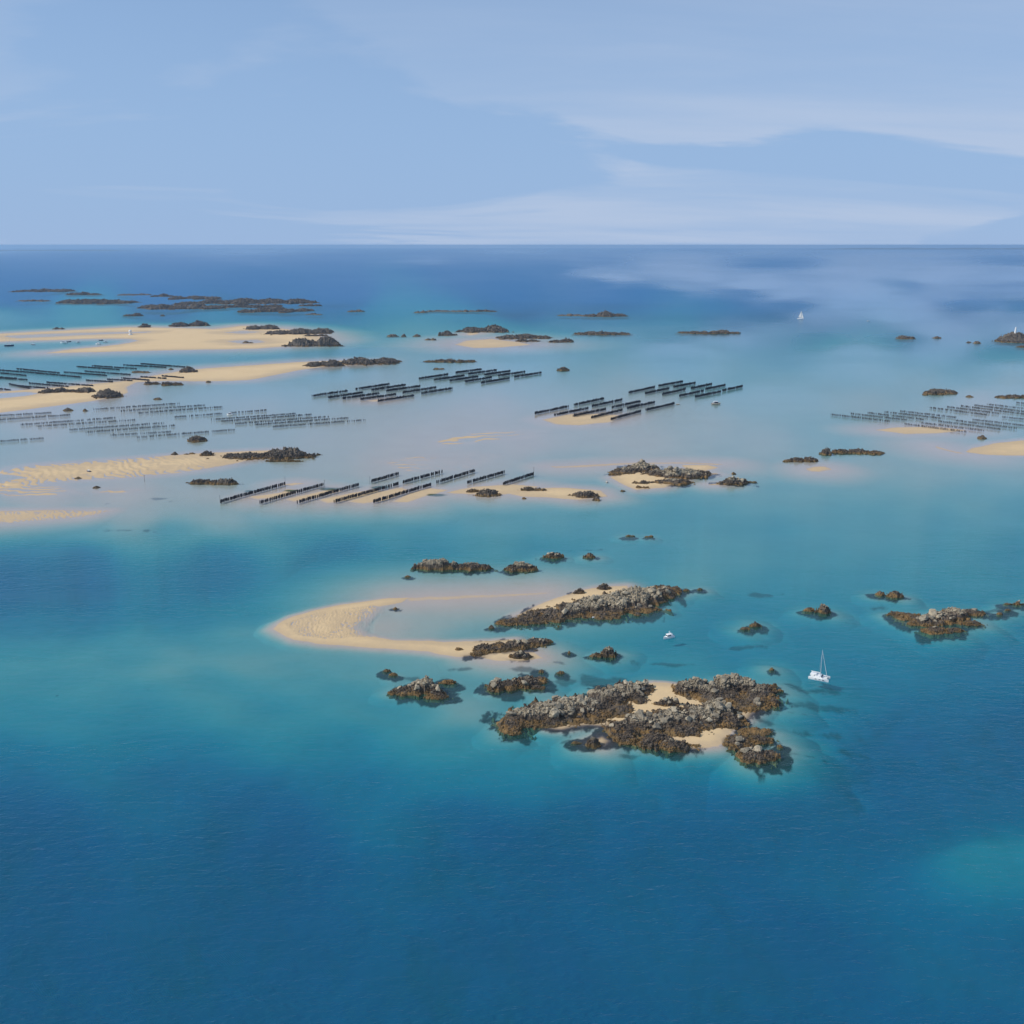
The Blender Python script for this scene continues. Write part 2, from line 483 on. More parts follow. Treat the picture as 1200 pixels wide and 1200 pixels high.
# ---- water: mirror skin over a column that absorbs and scatters by its depth
def make_water():
    t = NT('sea_water')
    pos = t.pos()
    depth = t.attr('depth'); ruffle = t.attr('ruffle')
    dv = t.math('ADD', depth, t.math('MULTIPLY', t.math('SUBTRACT', t.noise(t.scaled(pos, (.55, 1, 1)), .012, 5, .6), .5), t.math('MULTIPLY', depth, .30)))
    dv = t.math('MAXIMUM', dv, 0.0)
    def tr(k):
        return t.math('POWER', 2.71828, t.math('MULTIPLY', dv, -k))
    T = [tr(.33), tr(.080), tr(.036)]
    cT = t.node('ShaderNodeCombineColor')
    for i in range(3):
        t.put(cT.inputs[i], T[i])
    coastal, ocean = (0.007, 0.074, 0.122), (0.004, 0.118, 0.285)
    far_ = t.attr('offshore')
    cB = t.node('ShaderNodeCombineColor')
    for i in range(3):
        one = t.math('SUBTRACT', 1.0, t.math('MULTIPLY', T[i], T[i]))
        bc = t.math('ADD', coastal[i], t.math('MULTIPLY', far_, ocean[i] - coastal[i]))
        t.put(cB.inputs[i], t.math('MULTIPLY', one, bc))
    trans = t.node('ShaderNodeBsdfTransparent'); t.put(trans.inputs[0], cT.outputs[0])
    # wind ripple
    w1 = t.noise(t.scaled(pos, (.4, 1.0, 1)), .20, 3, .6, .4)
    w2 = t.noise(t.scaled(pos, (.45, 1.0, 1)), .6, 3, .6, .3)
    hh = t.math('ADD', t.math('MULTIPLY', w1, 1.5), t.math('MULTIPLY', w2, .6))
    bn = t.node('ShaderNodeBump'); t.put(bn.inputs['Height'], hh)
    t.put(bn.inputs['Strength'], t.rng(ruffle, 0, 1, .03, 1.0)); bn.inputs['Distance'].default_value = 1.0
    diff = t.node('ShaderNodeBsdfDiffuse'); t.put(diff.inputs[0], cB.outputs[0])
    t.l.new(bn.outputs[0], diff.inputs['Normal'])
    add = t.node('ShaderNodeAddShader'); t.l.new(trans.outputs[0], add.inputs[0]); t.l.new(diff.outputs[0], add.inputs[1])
    gl = t.node('ShaderNodeBsdfGlossy', distribution='GGX')
    t.put(gl.inputs['Color'], (.95, .97, 1.0))
    t.put(gl.inputs['Roughness'], t.rng(ruffle, 0, 1, .07, .42))
    t.l.new(bn.outputs[0], gl.inputs['Normal'])
    # reflectance of water by the angle to the surface, the same from both sides
    geo = t.node('ShaderNodeNewGeometry')
    dt = t.node('ShaderNodeVectorMath', operation='DOT_PRODUCT')
    t.l.new(geo.outputs['Incoming'], dt.inputs[0]); t.l.new(bn.outputs[0], dt.inputs[1])
    fres = t.math('ADD', .02, t.math('MULTIPLY', .98, t.math('POWER', t.math('SUBTRACT', 1.0, t.math('ABSOLUTE', dt.outputs['Value'])), 5.0)))
    fac = t.math('MULTIPLY', fres, t.rng(ruffle, 0, 1, 1.0, .24, smooth=False))
    mx = t.node('ShaderNodeMixShader'); t.put(mx.inputs[0], fac)
    t.l.new(add.outputs[0], mx.inputs[1]); t.l.new(gl.outputs[0], mx.inputs[2])
    return t.out(mx.outputs[0])


def make_sand():
    t = NT('sand')
    pos = t.pos(); z = t.sepz(pos)
    n1 = t.noise(pos, .02, 5, .6); n2 = t.noise(t.scaled(pos, (1, .6, 1)), .22, 4, .6)
    dry = t.mix(n1, (.62, .435, .225), (.71, .515, .285))
    damp = t.mix(n1, (.50, .355, .20), (.57, .42, .25))
    wet = t.mix(n1, (.37, .300, .250), (.44, .365, .305))
    col = t.mix(t.rng(t.math('ADD', z, t.math('MULTIPLY', t.math('SUBTRACT', n2, .5), .12)), -.01, .08), wet, damp)
    col = t.mix(t.rng(t.math('ADD', z, t.math('MULTIPLY', t.math('SUBTRACT', t.noise(t.scaled(pos, (.5, 1, 1)), .03, 5, .65), .5), .7)), .10, .55), col, dry)
    col = t.mix(t.rng(n2, .35, .75, 0, .16), col, (.34, .27, .20))
    weed = t.attr('weed')
    wcol = t.mix(n2, (.018, .020, .030), (.05, .04, .03))
    col = t.mix(weed, col, wcol)
    green = t.attr('algae')
    col = t.mix(green, col, (.015, .05, .022))
    rip = t.node('ShaderNodeTexWave', wave_type='BANDS', bands_direction='DIAGONAL')
    t.put(rip.inputs['Vector'], pos); rip.inputs['Scale'].default_value = .55
    rip.inputs['Distortion'].default_value = 6; rip.inputs['Detail'].default_value = 3; rip.inputs['Detail Scale'].default_value = .6
    b = t.bump(t.math('ADD', rip.outputs['Fac'], t.math('MULTIPLY', n2, 1.0)), .5, .22)
    return t.out(t.principled(col, .85, b, spec=.2))


def make_rock(name, tops, weed_top, dark_top):
    """granite, zoned by height above the low tide: wrack, black lichen belt, bare stone"""
    t = NT(name)
    pos = t.pos(); z = t.sepz(pos)
    n1 = t.noise(pos, .11, 5, .65); n2 = t.noise(pos, .5, 4, .65); n3 = t.noise(pos, 1.7, 3, .6)
    oi = t.node('ShaderNodeObjectInfo').outputs['Random']
    weed = t.mix(t.rng(n1, .38, .62), (.205, .122, .046), (.098, .068, .031))
    weed = t.mix(t.rng(n2, .54, .70, 0, .8), weed, (.175, .130, .048))
    dark = t.mix(t.rng(n2, .35, .7), (.055, .043, .032), (.150, .112, .076))
    stone = t.mix(t.rng(n2, .3, .7), tops[0], tops[1])
    stone = t.mix(t.rng(n3, .54, .7, 0, .7), stone, (.09, .08, .065))
    stone = t.mix(t.math('MULTIPLY', oi, .6), stone, (.085, .073, .058))
    zz = t.math('ADD', z, t.math('MULTIPLY', t.math('SUBTRACT', n1, .5), 8.0))
    zz = t.math('ADD', zz, t.math('MULTIPLY', t.math('SUBTRACT', n2, .5), 3.0))
    col = t.mix(t.rng(zz, weed_top - .6, weed_top + .8), weed, dark)
    col = t.mix(t.rng(zz, dark_top - .7, dark_top + .9), col, stone)
    b = t.bump(t.math('ADD', n2, t.math('MULTIPLY', n3, .5)), .9, .7)
    return t.out(t.principled(col, .85, b, spec=.25))


def plain(name, col, rough=.5, spec=.4, metal=0.0, var=.12, scale=1.2):
    t = NT(name)
    n = t.noise(t.pos(), scale, 4, .6)
    c = t.mix(t.math('MULTIPLY', n, var * 2), col, tuple(x * .45 for x in col))
    return t.out(t.principled(c, rough, spec=spec, metal=metal))


M = {}
M['water'] = make_water()
M['sand'] = make_sand()
M['rock'] = make_rock('granite_weedy', ((.46, .38, .26), (.29, .237, .16)), 1.7, 4.5)
M['boulder'] = make_rock('granite_bare', ((.50, .42, .29), (.31, .255, .175)), .9, 2.6)
M['far_rock'] = make_rock('granite_far', ((.21, .165, .115), (.12, .092, .066)), 1.8, 4.5)
M['mussel'] = plain('mussels', (.030, .026, .030), .7, .3, var=.4, scale=2.0)
M['grown'] = plain('grey_grown_stakes', (.085, .080, .080), .8, .3, var=.5, scale=.6)
M['wood'] = plain('bare_stake_wood', (.13, .118, .105), .85, .2, var=.3)
M['gelcoat'] = plain('white_gelcoat', (.80, .80, .78), .3, .5, var=.06)
M['glass'] = plain('tinted_glass', (.02, .025, .03), .12, .6, var=.1)
M['alu'] = plain('aluminium', (.62, .63, .65), .4, .5, metal=.3, var=.1)
M['canvas'] = plain('pale_canvas', (.72, .71, .67), .8, .2, var=.15)
M['navy'] = plain('navy_paint', (.018, .03, .075), .4, .4, var=.2)
M['tan'] = plain('buff_paint', (.62, .50, .38), .5, .3, var=.15)
M['grey_hull'] = plain('grey_hull_paint', (.36, .38, .40), .5, .4, var=.15)
M['whitewash'] = plain('whitewash', (.80, .79, .76), .8, .2, var=.1, scale=.5)
M['far_land'] = plain('far_heath', (.16, .17, .15), .9, .1, var=.3, scale=.002)
M['orange'] = plain('orange_buoy', (.65, .18, .06), .5, .3)
M['antifoul'] = plain('antifouling', (.03, .05, .10), .6, .3)


# ---------------------------------------------------------------- mesh helpers
def mesh_np(name, verts, faces, mat=None, smooth=False, attrs=None, mat_idx=None, mats=None):
    me = bpy.data.meshes.new(name)
    verts = np.ascontiguousarray(verts, dtype=np.float32)
    faces = np.ascontiguousarray(faces, dtype=np.int32)
    me.vertices.add(len(verts)); me.vertices.foreach_set('co', verts.ravel())
    k = faces.shape[1]
    me.loops.add(faces.size); me.loops.foreach_set('vertex_index', faces.ravel())
    me.polygons.add(len(faces))
    me.polygons.foreach_set('loop_start', np.arange(0, faces.size, k, dtype=np.int32))
    me.polygons.foreach_set('loop_total', np.full(len(faces), k, dtype=np.int32))
    me.polygons.foreach_set('use_smooth', np.full(len(faces), smooth, dtype=bool))
    for m in (mats or [mat]):
        me.materials.append(m)
    if mat_idx is not None:
        me.polygons.foreach_set('material_index', np.ascontiguousarray(mat_idx, dtype=np.int32))
    for an, vals in (attrs or {}).items():
        a = me.attributes.new(an, 'FLOAT', 'POINT')
        a.data.foreach_set('value', np.ascontiguousarray(vals, dtype=np.float32))
    me.update(calc_edges=True)
    return me


def link(name, data, parent=None, loc=None, rot=None):
    o = bpy.data.objects.new(name, data)
    COL.objects.link(o)
    if parent is not None:
        o.parent = parent
    if loc is not None:
        o.location = loc
    if rot is not None:
        o.rotation_euler = rot
    return o


def tag(o, label, cat, group=None):
    o['label'] = label; o['category'] = cat
    if group:
        o['group'] = group
    return o


def struct(o, kind='structure'):
    o['kind'] = kind
    return o


def empty(name, loc, rz=0.0):
    o = link(name, None, None, loc, (0, 0, rz))
    o.empty_display_size = .5
    return o


def grid_faces(nr, nc):
    i = np.arange(nr - 1)[:, None] * nc + np.arange(nc - 1)[None, :]
    i = i.ravel()
    return np.stack([i, i + 1, i + nc + 1, i + nc], 1)


# ---------------------------------------------------------------- rocks: what stands where (photo pixels: column, row, half width, half depth, height m)
def mass(u, v, ru, rv, h):
    X, Y = ground(u, v)
    _, y0 = ground(u, v - rv); _, y1 = ground(u, v + rv)
    return (float(X), float(Y), ru * mpp(v) * 1.08, float(abs(y0 - y1)) / 2 * 1.2, h * .84)


def auto(u0, u1, vt, vb, seed):
    """masses for a rock whose outline in the photo spans columns u0..u1 and rows vt (top) .. vb (waterline)"""
    r = random.Random(seed)
    A = vb - vt; w = u1 - u0
    m = mpp(vb)
    rx = w / 2 * m
    _, ya = ground(600, vb - .5 * A); _, yb = ground(600, vb)
    ry = max(.2 * rx, min(.8 * rx, float(ya - yb) / 2))
    X0, Y0 = ground((u0 + u1) / 2, vb)
    yc = float(Y0) + ry
    _, vc = project(0, yc)
    el = math.atan2(H, yc)
    h = max(1.3, .82 * (float(vc) - vt) * mpp(float(vc)) / math.cos(el))
    n = max(1, min(7, int(round(w / (2.6 * A)))))
    xc = float(X0)
    out = []
    if n == 1:
        out.append((xc, yc, rx * .9, ry, h))
        out.append((xc + r.choice((-1, 1)) * rx * .45, yc - ry * .15, rx * .5, ry * .6, h * .55))
    else:
        pk = r.randrange(n)
        for i in range(n):
            t = (i + .5) / n
            hh = h * (1.0 if i == pk else r.uniform(.45, .85)) * (.6 if i in (0, n - 1) and n > 2 else 1)
            out.append((xc - rx + 2 * rx * t, yc + r.uniform(-.35, .35) * ry, rx / n * r.uniform(1.15, 1.5), ry * r.uniform(.5, .9), hh))
    return out


# big islets, hand shaped: name, label, masses, boulders, rubble factor
ISLETS = [
    ('rocky_islet', 'long boulder-covered rock mass forming the west side of the front islet', 'rock islet',
     [mass(600, 849, 17, 7, 3.2), mass(618, 842, 24, 9, 6.0), mass(640, 837, 26, 11, 7.0), mass(664, 833, 26, 11, 6.0), mass(688, 829, 26, 10, 5.6), mass(712, 820, 26, 10, 6.2),
      mass(738, 812, 22, 8, 6.0), mass(754, 809, 10, 5, 4.6), mass(640, 848, 40, 4, 2.0), mass(600, 857, 12, 4, 2.2), mass(690, 845, 26, 3, 1.9), mass(722, 832, 22, 6, 3.0), mass(705, 839, 18, 4.5, 2.8), mass(735, 840, 22, 3, 2.0), mass(750, 822, 12, 4, 2.2)], 120, 1.0),
    ('rocky_islet', 'rock mass crowned with tall pale boulders at the back of the front islet', 'rock islet',
     [mass(802, 810, 13, 6, 6.2), mass(817, 808, 13, 6, 8.2), mass(838, 812, 26, 8, 5.6), mass(850, 806, 16, 7, 8.6), mass(862, 806, 12, 6, 8.8), mass(876, 808, 12, 6, 7.4),
      mass(890, 813, 19, 8, 4.6), mass(845, 819, 40, 7, 3.6), mass(900, 808, 10, 4, 2.6), mass(885, 821, 24, 5, 2.4)], 60, 1.0),
    ('rocky_islet', 'dark weed-covered rock mass in the middle of the front islet beside its beach', 'rock islet',
     [mass(728, 856, 18, 8, 4.0), mass(755, 850, 30, 11, 5.6), mass(790, 846, 32, 12, 5.8), mass(822, 842, 28, 12, 6.0), mass(840, 836, 19, 9, 7.6), mass(855, 845, 16, 8, 4.0), mass(800, 858, 24, 6, 3.4),
      mass(770, 868, 18, 5, 3.6), mass(790, 876, 20, 5, 4.4), mass(760, 873, 12, 4, 3.2), mass(735, 868, 14, 4, 2.6)], 70, 1.0),
    ('rocky_islet', 'low brown seaweed-covered rocks at the seaward end of the front islet', 'rock islet',
     [mass(866, 871, 17, 7, 3.0), mass(884, 858, 20, 4, 1.8), mass(890, 868, 14, 4, 2.2), mass(888, 888, 21, 6, 3.8), mass(905, 886, 9, 4, 2.6), mass(872, 884, 9, 3, 1.8)], 12, 1.1),
    ('rocky_islet', 'low weedy rocks round pools behind the beach of the front islet', 'rock islet',
     [mass(872, 831, 14, 4, 2.0), mass(888, 827, 18, 4, 2.4), mass(907, 825, 6, 3.4, 3.4), mass(862, 824, 12, 2.4, 1.6)], 4, 1.0),
    ('rocky_islet', 'long ridged islet with pale stone crest and a beach behind it', 'rock islet',
     [mass(598, 730, 16, 3, 1.8), mass(618, 727, 20, 4.5, 3.4), mass(645, 722, 26, 6, 4.6), mass(672, 716, 24, 7, 5.6), mass(697, 712, 24, 8, 8.2), mass(720, 709, 24, 9, 8.8),
      mass(742, 704, 20, 8, 11.0), mass(762, 700, 18, 7, 7.4), mass(778, 696, 14, 5, 4.4), mass(790, 692, 9, 3, 2.4), mass(745, 714, 26, 4, 3.0), mass(706, 721, 24, 4, 2.6), mass(775, 690, 14, 2.4, 2.6)], 110, 1.0),
    ('rocky_islet', 'flat dark weedy rocks at the end of the crescent sand spit', 'rock islet',
     [mass(566, 762, 13, 4, 3.2), mass(586, 760, 18, 4.5, 3.2), mass(608, 757, 18, 4.5, 3.6), mass(628, 754, 15, 3.4, 3.4), mass(560, 767, 9, 2, 1.4), mass(640, 752, 7, 2, 1.8)], 14, 1.0),
    ('rocky_islet', 'olive and brown weedy islet with one pale block, behind the front islet', 'rock islet',
     [mass(582, 806, 10, 4.6, 4.4), mass(598, 804, 14, 5, 3.8), mass(616, 801, 16, 5, 4.4), mass(632, 798, 9, 3, 2.4), mass(628, 806, 10, 2, 1.2)], 8, 1.1),
    ('rocky_islet', 'peaked islet with a pale stone summit standing alone below the crescent spit', 'rock islet',
     [mass(500, 808, 13, 5, 8.6), mass(488, 809, 14, 5, 5.2), mass(473, 811, 12, 4, 3.2), mass(511, 813, 11, 3.4, 3.4), mass(512, 817, 14, 2.4, 1.6), mass(524, 800, 9, 2, 1.8), mass(462, 812, 7, 2, 1.2)], 24, 1.1),
    ('rocky_islet', 'sand-coloured and brown rock islet south of the two anchored boats', 'rock islet',
     [mass(1086, 730, 16, 4, 4.4), mass(1104, 726, 18, 5, 5.6), mass(1118, 722, 16, 5, 6.8), mass(1136, 719, 16, 3, 3.0), mass(1065, 723, 16, 3.4, 2.4), mass(1050, 720, 8, 2, 1.6), mass(1096, 740, 15, 3, 2.6),
      mass(1138, 731, 12, 2.4, 1.8), mass(1116, 739, 12, 2, 1.6), mass(1072, 731, 10, 2, 1.6)], 30, 1.0),
    ('rocky_islet', 'twin-humped grey islet with a small beach beyond the nearest stake rows', 'rock islet',
     [mass(734, 553, 15, 2.4, 5.0), mass(752, 550, 17, 2.6, 9.6), mass(772, 556, 18, 2.4, 5.0), mass(790, 558, 17, 3, 10.0), mass(806, 558, 16, 3, 9.0), mass(820, 556, 12, 2.4, 4.6), mass(788, 566, 22, 2, 4.5),
      mass(752, 567, 10, .9, 1.8), mass(722, 556, 8, 1.2, 1.8)], 30, 1.0),
    ('rocky_islet', 'small grey conical islet close off the twin-humped one', 'rock islet',
     [mass(859, 566.5, 13, 1.6, 7.5), mass(866, 566, 11, 1.5, 5.2), mass(850, 567, 9, 1.2, 3.0)], 6, 1.0),
]
# rocks given by their outline in the photo: columns, top row, waterline row, label
ROCKS = [
    (495, 571, 653, 670, 'long low brown reef of two lumps above the crescent sand spit'),
    (590, 632, 658, 670, 'rounded brown rock east of the long low reef above the spit'),
    (637, 663, 647, 654.5, 'chain of three small dark rocks behind the long ridged islet'),
    (685, 698, 646.5, 654, 'pair of small dark rocks touching, behind the crest of the ridged islet'),
    (734, 744, 626.5, 629, 'tiny flat rock awash in the blue channel, the western of two'),
    (756, 766, 627, 629.5, 'tiny flat rock awash in the blue channel, the eastern of two'),
    (690, 708, 765, 770.5, 'flat reddish weedy ledge beside the domed rock'),
    (704, 724, 757, 771, 'domed brown rock standing between the ridged islet and the front islet'),
    (597, 626, 763, 773, 'dark rock on a sand patch below the spit end'),
    (572, 580, 732, 737, 'small round rock off the low tip of the ridged islet'),
    (665, 669, 762, 766, 'small brown rock in the water beside the flat reddish ledge'),
    (631, 638, 784, 788.5, 'small dark rock just above the olive weedy islet'),
    (652, 662, 785.5, 790, 'small reddish flat rock between olive islet and front islet'),
    (768, 799, 818, 830, 'dark rock patch in the middle of the pale beach of the front islet'),
    (686, 706, 864, 876.5, 'brown rock in the shallows in front of the front islet'),
    (668, 682, 868, 872, 'flat reddish rock barely above water in front of the front islet'),
    (905, 912, 800, 805, 'small round rock off the back corner of the front islet'),
    (911, 919, 807, 811, 'flat weedy rock off the back corner of the front islet'),
    (867, 871, 836, 840, 'tiny dark rock in the inlet of the front islet'),
    (911, 918, 872, 876.5, 'small reddish rock at the seaward corner of the front islet'),
    (671, 688, 690, 697, 'dark rock on the beach behind the ridged islet, at its thin end'),
    (700, 717, 684, 692, 'dark brown rock on the beach behind the ridged islet, near its crest'),
    (800, 809, 689.5, 693, 'small rock off the pointed end of the ridged islet'),
    (817, 824, 689, 691.5, 'tiny rock farthest off the pointed end of the ridged islet'),
    (742, 752, 717, 722, 'small dark rock at the foot of the ridged islet facing the motorboat'),
    (448, 458, 783.5, 787.5, 'small dark rock just above the peaked islet'),
    (455, 467, 788, 792, 'small brown rock touching the shoulder of the peaked islet'),
    (460, 466, 711.5, 714.5, 'dark stone lying on the wet inside of the crescent spit'),
    (474, 481, 674, 676.5, 'lone small rock in open water above the crescent spit'),
    (532, 543, 759, 763, 'small dark stone on the sand of the spit near its rocky end'),
    (958, 975, 707, 719.5, 'square brown block of rock standing alone above the catamaran'),
    (942, 956, 711.5, 717, 'low weedy stones trailing west of the square block'),
    (1027, 1039, 691.5, 698.5, 'western half of the small split rock above the sand-coloured islet'),
    (1040, 1061, 692.5, 701, 'eastern half of the small split rock above the sand-coloured islet'),
    (867, 880, 734, 738.5, 'flat dark rock awash between motorboat and square block, western part'),
    (878, 893, 729, 735, 'dark rock between motorboat and square block, eastern part'),
    (1169, 1177, 716.5, 721, 'small reddish rock east of the sand-coloured islet'),
    (1178, 1186, 713, 716, 'tiny rock at the far east of the sand-coloured islet'),
    (1180, 1215, 706, 709.5, 'low dark reef cut by the picture edge beside the sand-coloured islet'),
    (902, 908, 782, 786, 'small brown stone among weed west of the catamaran'),
    (903, 911, 819, 824, 'brown boulder off the low rocks of the front islet'),
    (548, 569, 573, 578, 'small dark rock on sand just below the last stake rows'),
    (556, 587, 573, 582.5, 'flat dark rock on the sandbar below the last stake rows'),
    (611, 639, 570.5, 576.5, 'flat brown rock on the sandbar east of the last stake row'),
    (611, 617, 582, 585, 'tiny dark rock in the water below the sandbar'),
    (670, 704, 575, 584, 'dark crescent rock at the east end of the sandbar'),
    (694, 705, 581, 587, 'pair of small dark rocks in the water by the crescent rock'),
    (746, 760, 569.5, 573, 'small dark rock on the beach of the twin-humped islet'),
    (742, 768, 563.5, 567, 'low dark ledge on the beach of the twin-humped islet'),
    (727, 733, 573.5, 576, 'tiny rock off the beach of the twin-humped islet'),
    (857, 863, 552.5, 556, 'tiny dark rock behind the conical islet'),
    (877, 887, 563.5, 566, 'two tiny stones east of the conical islet'),
    (219, 277, 559, 568.5, 'long flat brown reef left of the nearest stake rows'),
    (265, 356, 525, 539, 'large dark rough reef at the end of the ridged sandbank'),
    (310, 352, 538, 541.5, 'thin line of stones below the large rough reef'),
    (216, 240, 511, 518, 'dark two-lobed rock in the water below the left stake field'),
    (199, 208, 529, 533.5, 'small round dark rock on the edge of the ridged sandbank'),
    (215, 227, 530, 533, 'low dark stones on the edge of the ridged sandbank'),
    (232, 250, 529, 535, 'broken dark stones leading to the large rough reef'),
    (85, 95, 558.5, 561.5, 'small dark rock on the lower edge of the ridged sandbank'),
    (107, 116, 569, 572.5, 'small dark rock on wet sand below the ridged sandbank'),
    (963, 977, 524.5, 533, 'dark rounded rock at the west end of the pair below the right stake field'),
    (981, 1037, 524.5, 532.5, 'long dark reef with a tapering tail below the right stake field'),
    (929, 958, 535, 541.5, 'brown low rock above the small sand patch'),
    (918, 928, 538, 541.5, 'tiny dark rock west of the brown low rock'),
    (1091, 1126, 455, 462.5, 'dark rock with a pale sandy foot above the right stake field'),
    (1082, 1089, 460, 463, 'tiny rock west of the sandy-footed one'),
    (1133, 1142, 462.5, 465.5, 'tiny dark rock between two reefs above the right stake field'),
    (1172, 1215, 460.5, 467, 'dark reef cut by the picture edge above the right stake field'),
    (1147, 1158, 509.5, 514.5, 'small peaked dark rock below the right stake field'),
    (102, 138, 456.5, 467, 'rough dark rock at the point of the second sandbank'),
    (46, 72, 455, 461, 'scattered low dark rock on the second sandbank, west part'),
    (68, 104, 454, 461, 'scattered low dark rock on the second sandbank, east part'),
    (72, 84, 477.5, 482, 'dark lump of rock on sand above the left stake rows'),
    (96, 102, 478.5, 482, 'small round dark rock on wet sand above the left stake rows'),
    (178, 189, 465.5, 468.5, 'small dark rock in the water east of the second sandbank'),
    (208, 229, 430, 437, 'small peaked rock where the upper stake rows end'),
    (154, 173, 434, 437, 'flat dark rock among the upper left stake rows'),
    (196, 203, 431, 433.5, 'tiny dark stone beside the small peaked rock'),
    (168, 184, 447, 451, 'low dark rock on the lower edge of the second sandbank, west one'),
    (188, 210, 447, 452, 'low dark rock on the lower edge of the second sandbank, east one'),
    (240, 247, 445.5, 448.5, 'small dark rock awash below the second sandbank'),
    (357, 398, 421, 430, 'dark rock at the far end of the second sandbank'),
    (404, 463, 418.5, 428, 'large dark islet where the second sandbank ends'),
    (498, 556, 420.5, 425, 'thin flat reef east of the large dark islet'),
    (508, 521, 430.5, 433, 'small dark rock above the middle stake cluster'),
    (652, 667, 430.5, 434.5, 'small lone dark rock above the eastern stake clusters'),
    (284, 320, 381, 387, 'western dark rocks along the top of the far sandbank'),
    (312, 382, 383, 393, 'long dark reef along the top of the far sandbank'),
    (336, 394, 393, 407, 'big dark rock at the east tip of the far sandbank'),
    (356, 380, 391, 394.5, 'thin dark rock between the two reefs of the far sandbank'),
    (284, 296, 399.5, 402.5, 'small dark rock on the far sandbank'),
    (198, 236, 376.5, 383, 'dark domed rock behind the far sandbank'),
    (160, 175, 379.5, 384, 'small dark rock behind the far sandbank, west of the domed one'),
    (61, 73, 383, 386, 'tiny dark rock behind the far sandbank, at its west'),
    (145, 163, 367, 370.5, 'small flat rock in blue water behind the far sandbank'),
    (187, 193, 368.5, 370.5, 'tiny rock in blue water behind the domed rock'),
    (10, 72, 337.5, 342.5, 'farthest low reef at the west of the far rock group'),
    (75, 110, 342, 346, 'flat rock between the two western reefs of the far group'),
    (15, 52, 350.5, 353.5, 'thin low rock below the farthest western reef'),
    (54, 142, 349.5, 357, 'long dark western reef of the far rock group'),
    (134, 170, 343.5, 346.5, 'thin rock line at the back of the far rock group'),
    (175, 200, 344.5, 348, 'short flat rock at the back of the far rock group'),
    (196, 252, 345, 351, 'long dark rock at the back middle of the far rock group'),
    (152, 250, 355, 363, 'long front reef of the far rock group with a sandy foot'),
    (205, 290, 350, 357.5, 'broad middle reef of the far rock group'),
    (264, 358, 345.5, 356.5, 'highest and largest mass of the far rock group'),
    (252, 320, 355, 361, 'flat front reef under the highest mass of the far group'),
    (277, 356, 360, 366.5, 'low eastern front reef of the far rock group'),
    (350, 374, 355.5, 359, 'small rock off the east end of the far rock group'),
    (357, 375, 366.5, 369, 'tiny rocks off the low eastern front reef'),
    (408, 424, 362.5, 365.5, 'small far rock between the left group and the middle reef line'),
    (486, 499, 363.5, 366.5, 'westernmost rock of the thin middle reef line'),
    (499, 526, 362.5, 365.5, 'second rock of the thin middle reef line'),
    (528, 556, 362.5, 365.5, 'third rock of the thin middle reef line'),
    (557, 580, 362, 365.5, 'easternmost rock of the thin middle reef line'),
    (655, 690, 367.5, 370.5, 'low line of rock west of the far round-topped rock'),
    (688, 734, 364.5, 371.5, 'far round-topped dark rock in deep blue water'),
    (676, 738, 388, 393, 'long thin flat reef in the turquoise middle distance'),
    (540, 592, 381, 390, 'dark rock with sand at its foot in the middle distance'),
    (513, 534, 388, 393.5, 'small dark rock west of the one with a sandy foot'),
    (586, 646, 390.5, 398, 'long dark reef at the edge of the low middle sand'),
    (606, 631, 397, 401, 'small low rock in front of the long reef at the middle sand'),
    (646, 672, 397, 401.5, 'flat rock at the east end of the low middle sand'),
    (453, 466, 391, 394.5, 'small flat rock in the shallows, western of three'),
    (470, 476, 390.5, 394.5, 'small upright rock in the shallows, middle of three'),
    (484, 493, 391, 394.5, 'small rock in the shallows, eastern of three'),
    (498, 511, 396, 399, 'small dark rock on the low middle sand'),
    (585, 593, 395.5, 398, 'tiny rock at the west end of the long middle reef'),
    (799, 867, 387, 391.5, 'long flat dark reef in front of the sailing yacht'),
    (1056, 1074, 393, 397.5, 'small dark rock west of the beacon islet, larger one'),
    (1095, 1105, 393.5, 396.5, 'small dark rock between the larger one and the beacon islet'),
    (1142, 1151, 399, 402.5, 'tiny dark rock close to the beacon islet'),
    (1133, 1139, 399.5, 401.5, 'tiniest rock near the beacon islet, westernmost'),
    (1196, 1215, 404, 407.5, 'flat rock cut by the picture edge below the beacon islet'),
    (1168, 1212, 391, 402, 'rounded dark islet carrying the white beacon tower'),
]
ROCK_SPEC = []
for i, (u0, u1, vt, vb, lab) in enumerate(ROCKS):
    if 'carrying the white beacon' in lab:
        ROCK_SPEC.append((u0, u1, vt, vb, lab, [mass(1188.5, 399.3, 15, 1.3, 27), mass(1177, 400.2, 9, .8, 8), mass(1203, 400.2, 11, .9, 13), mass(1192, 401, 18, .7, 8)]))
        continue
    ROCK_SPEC.append((u0, u1, vt, vb, lab, auto(u0, u1, vt, vb, 100 + i)))
for it in ISLETS:
    MASS += it[3]
for r in ROCK_SPEC:
    if r[3] > 600:
        MASS += r[5]

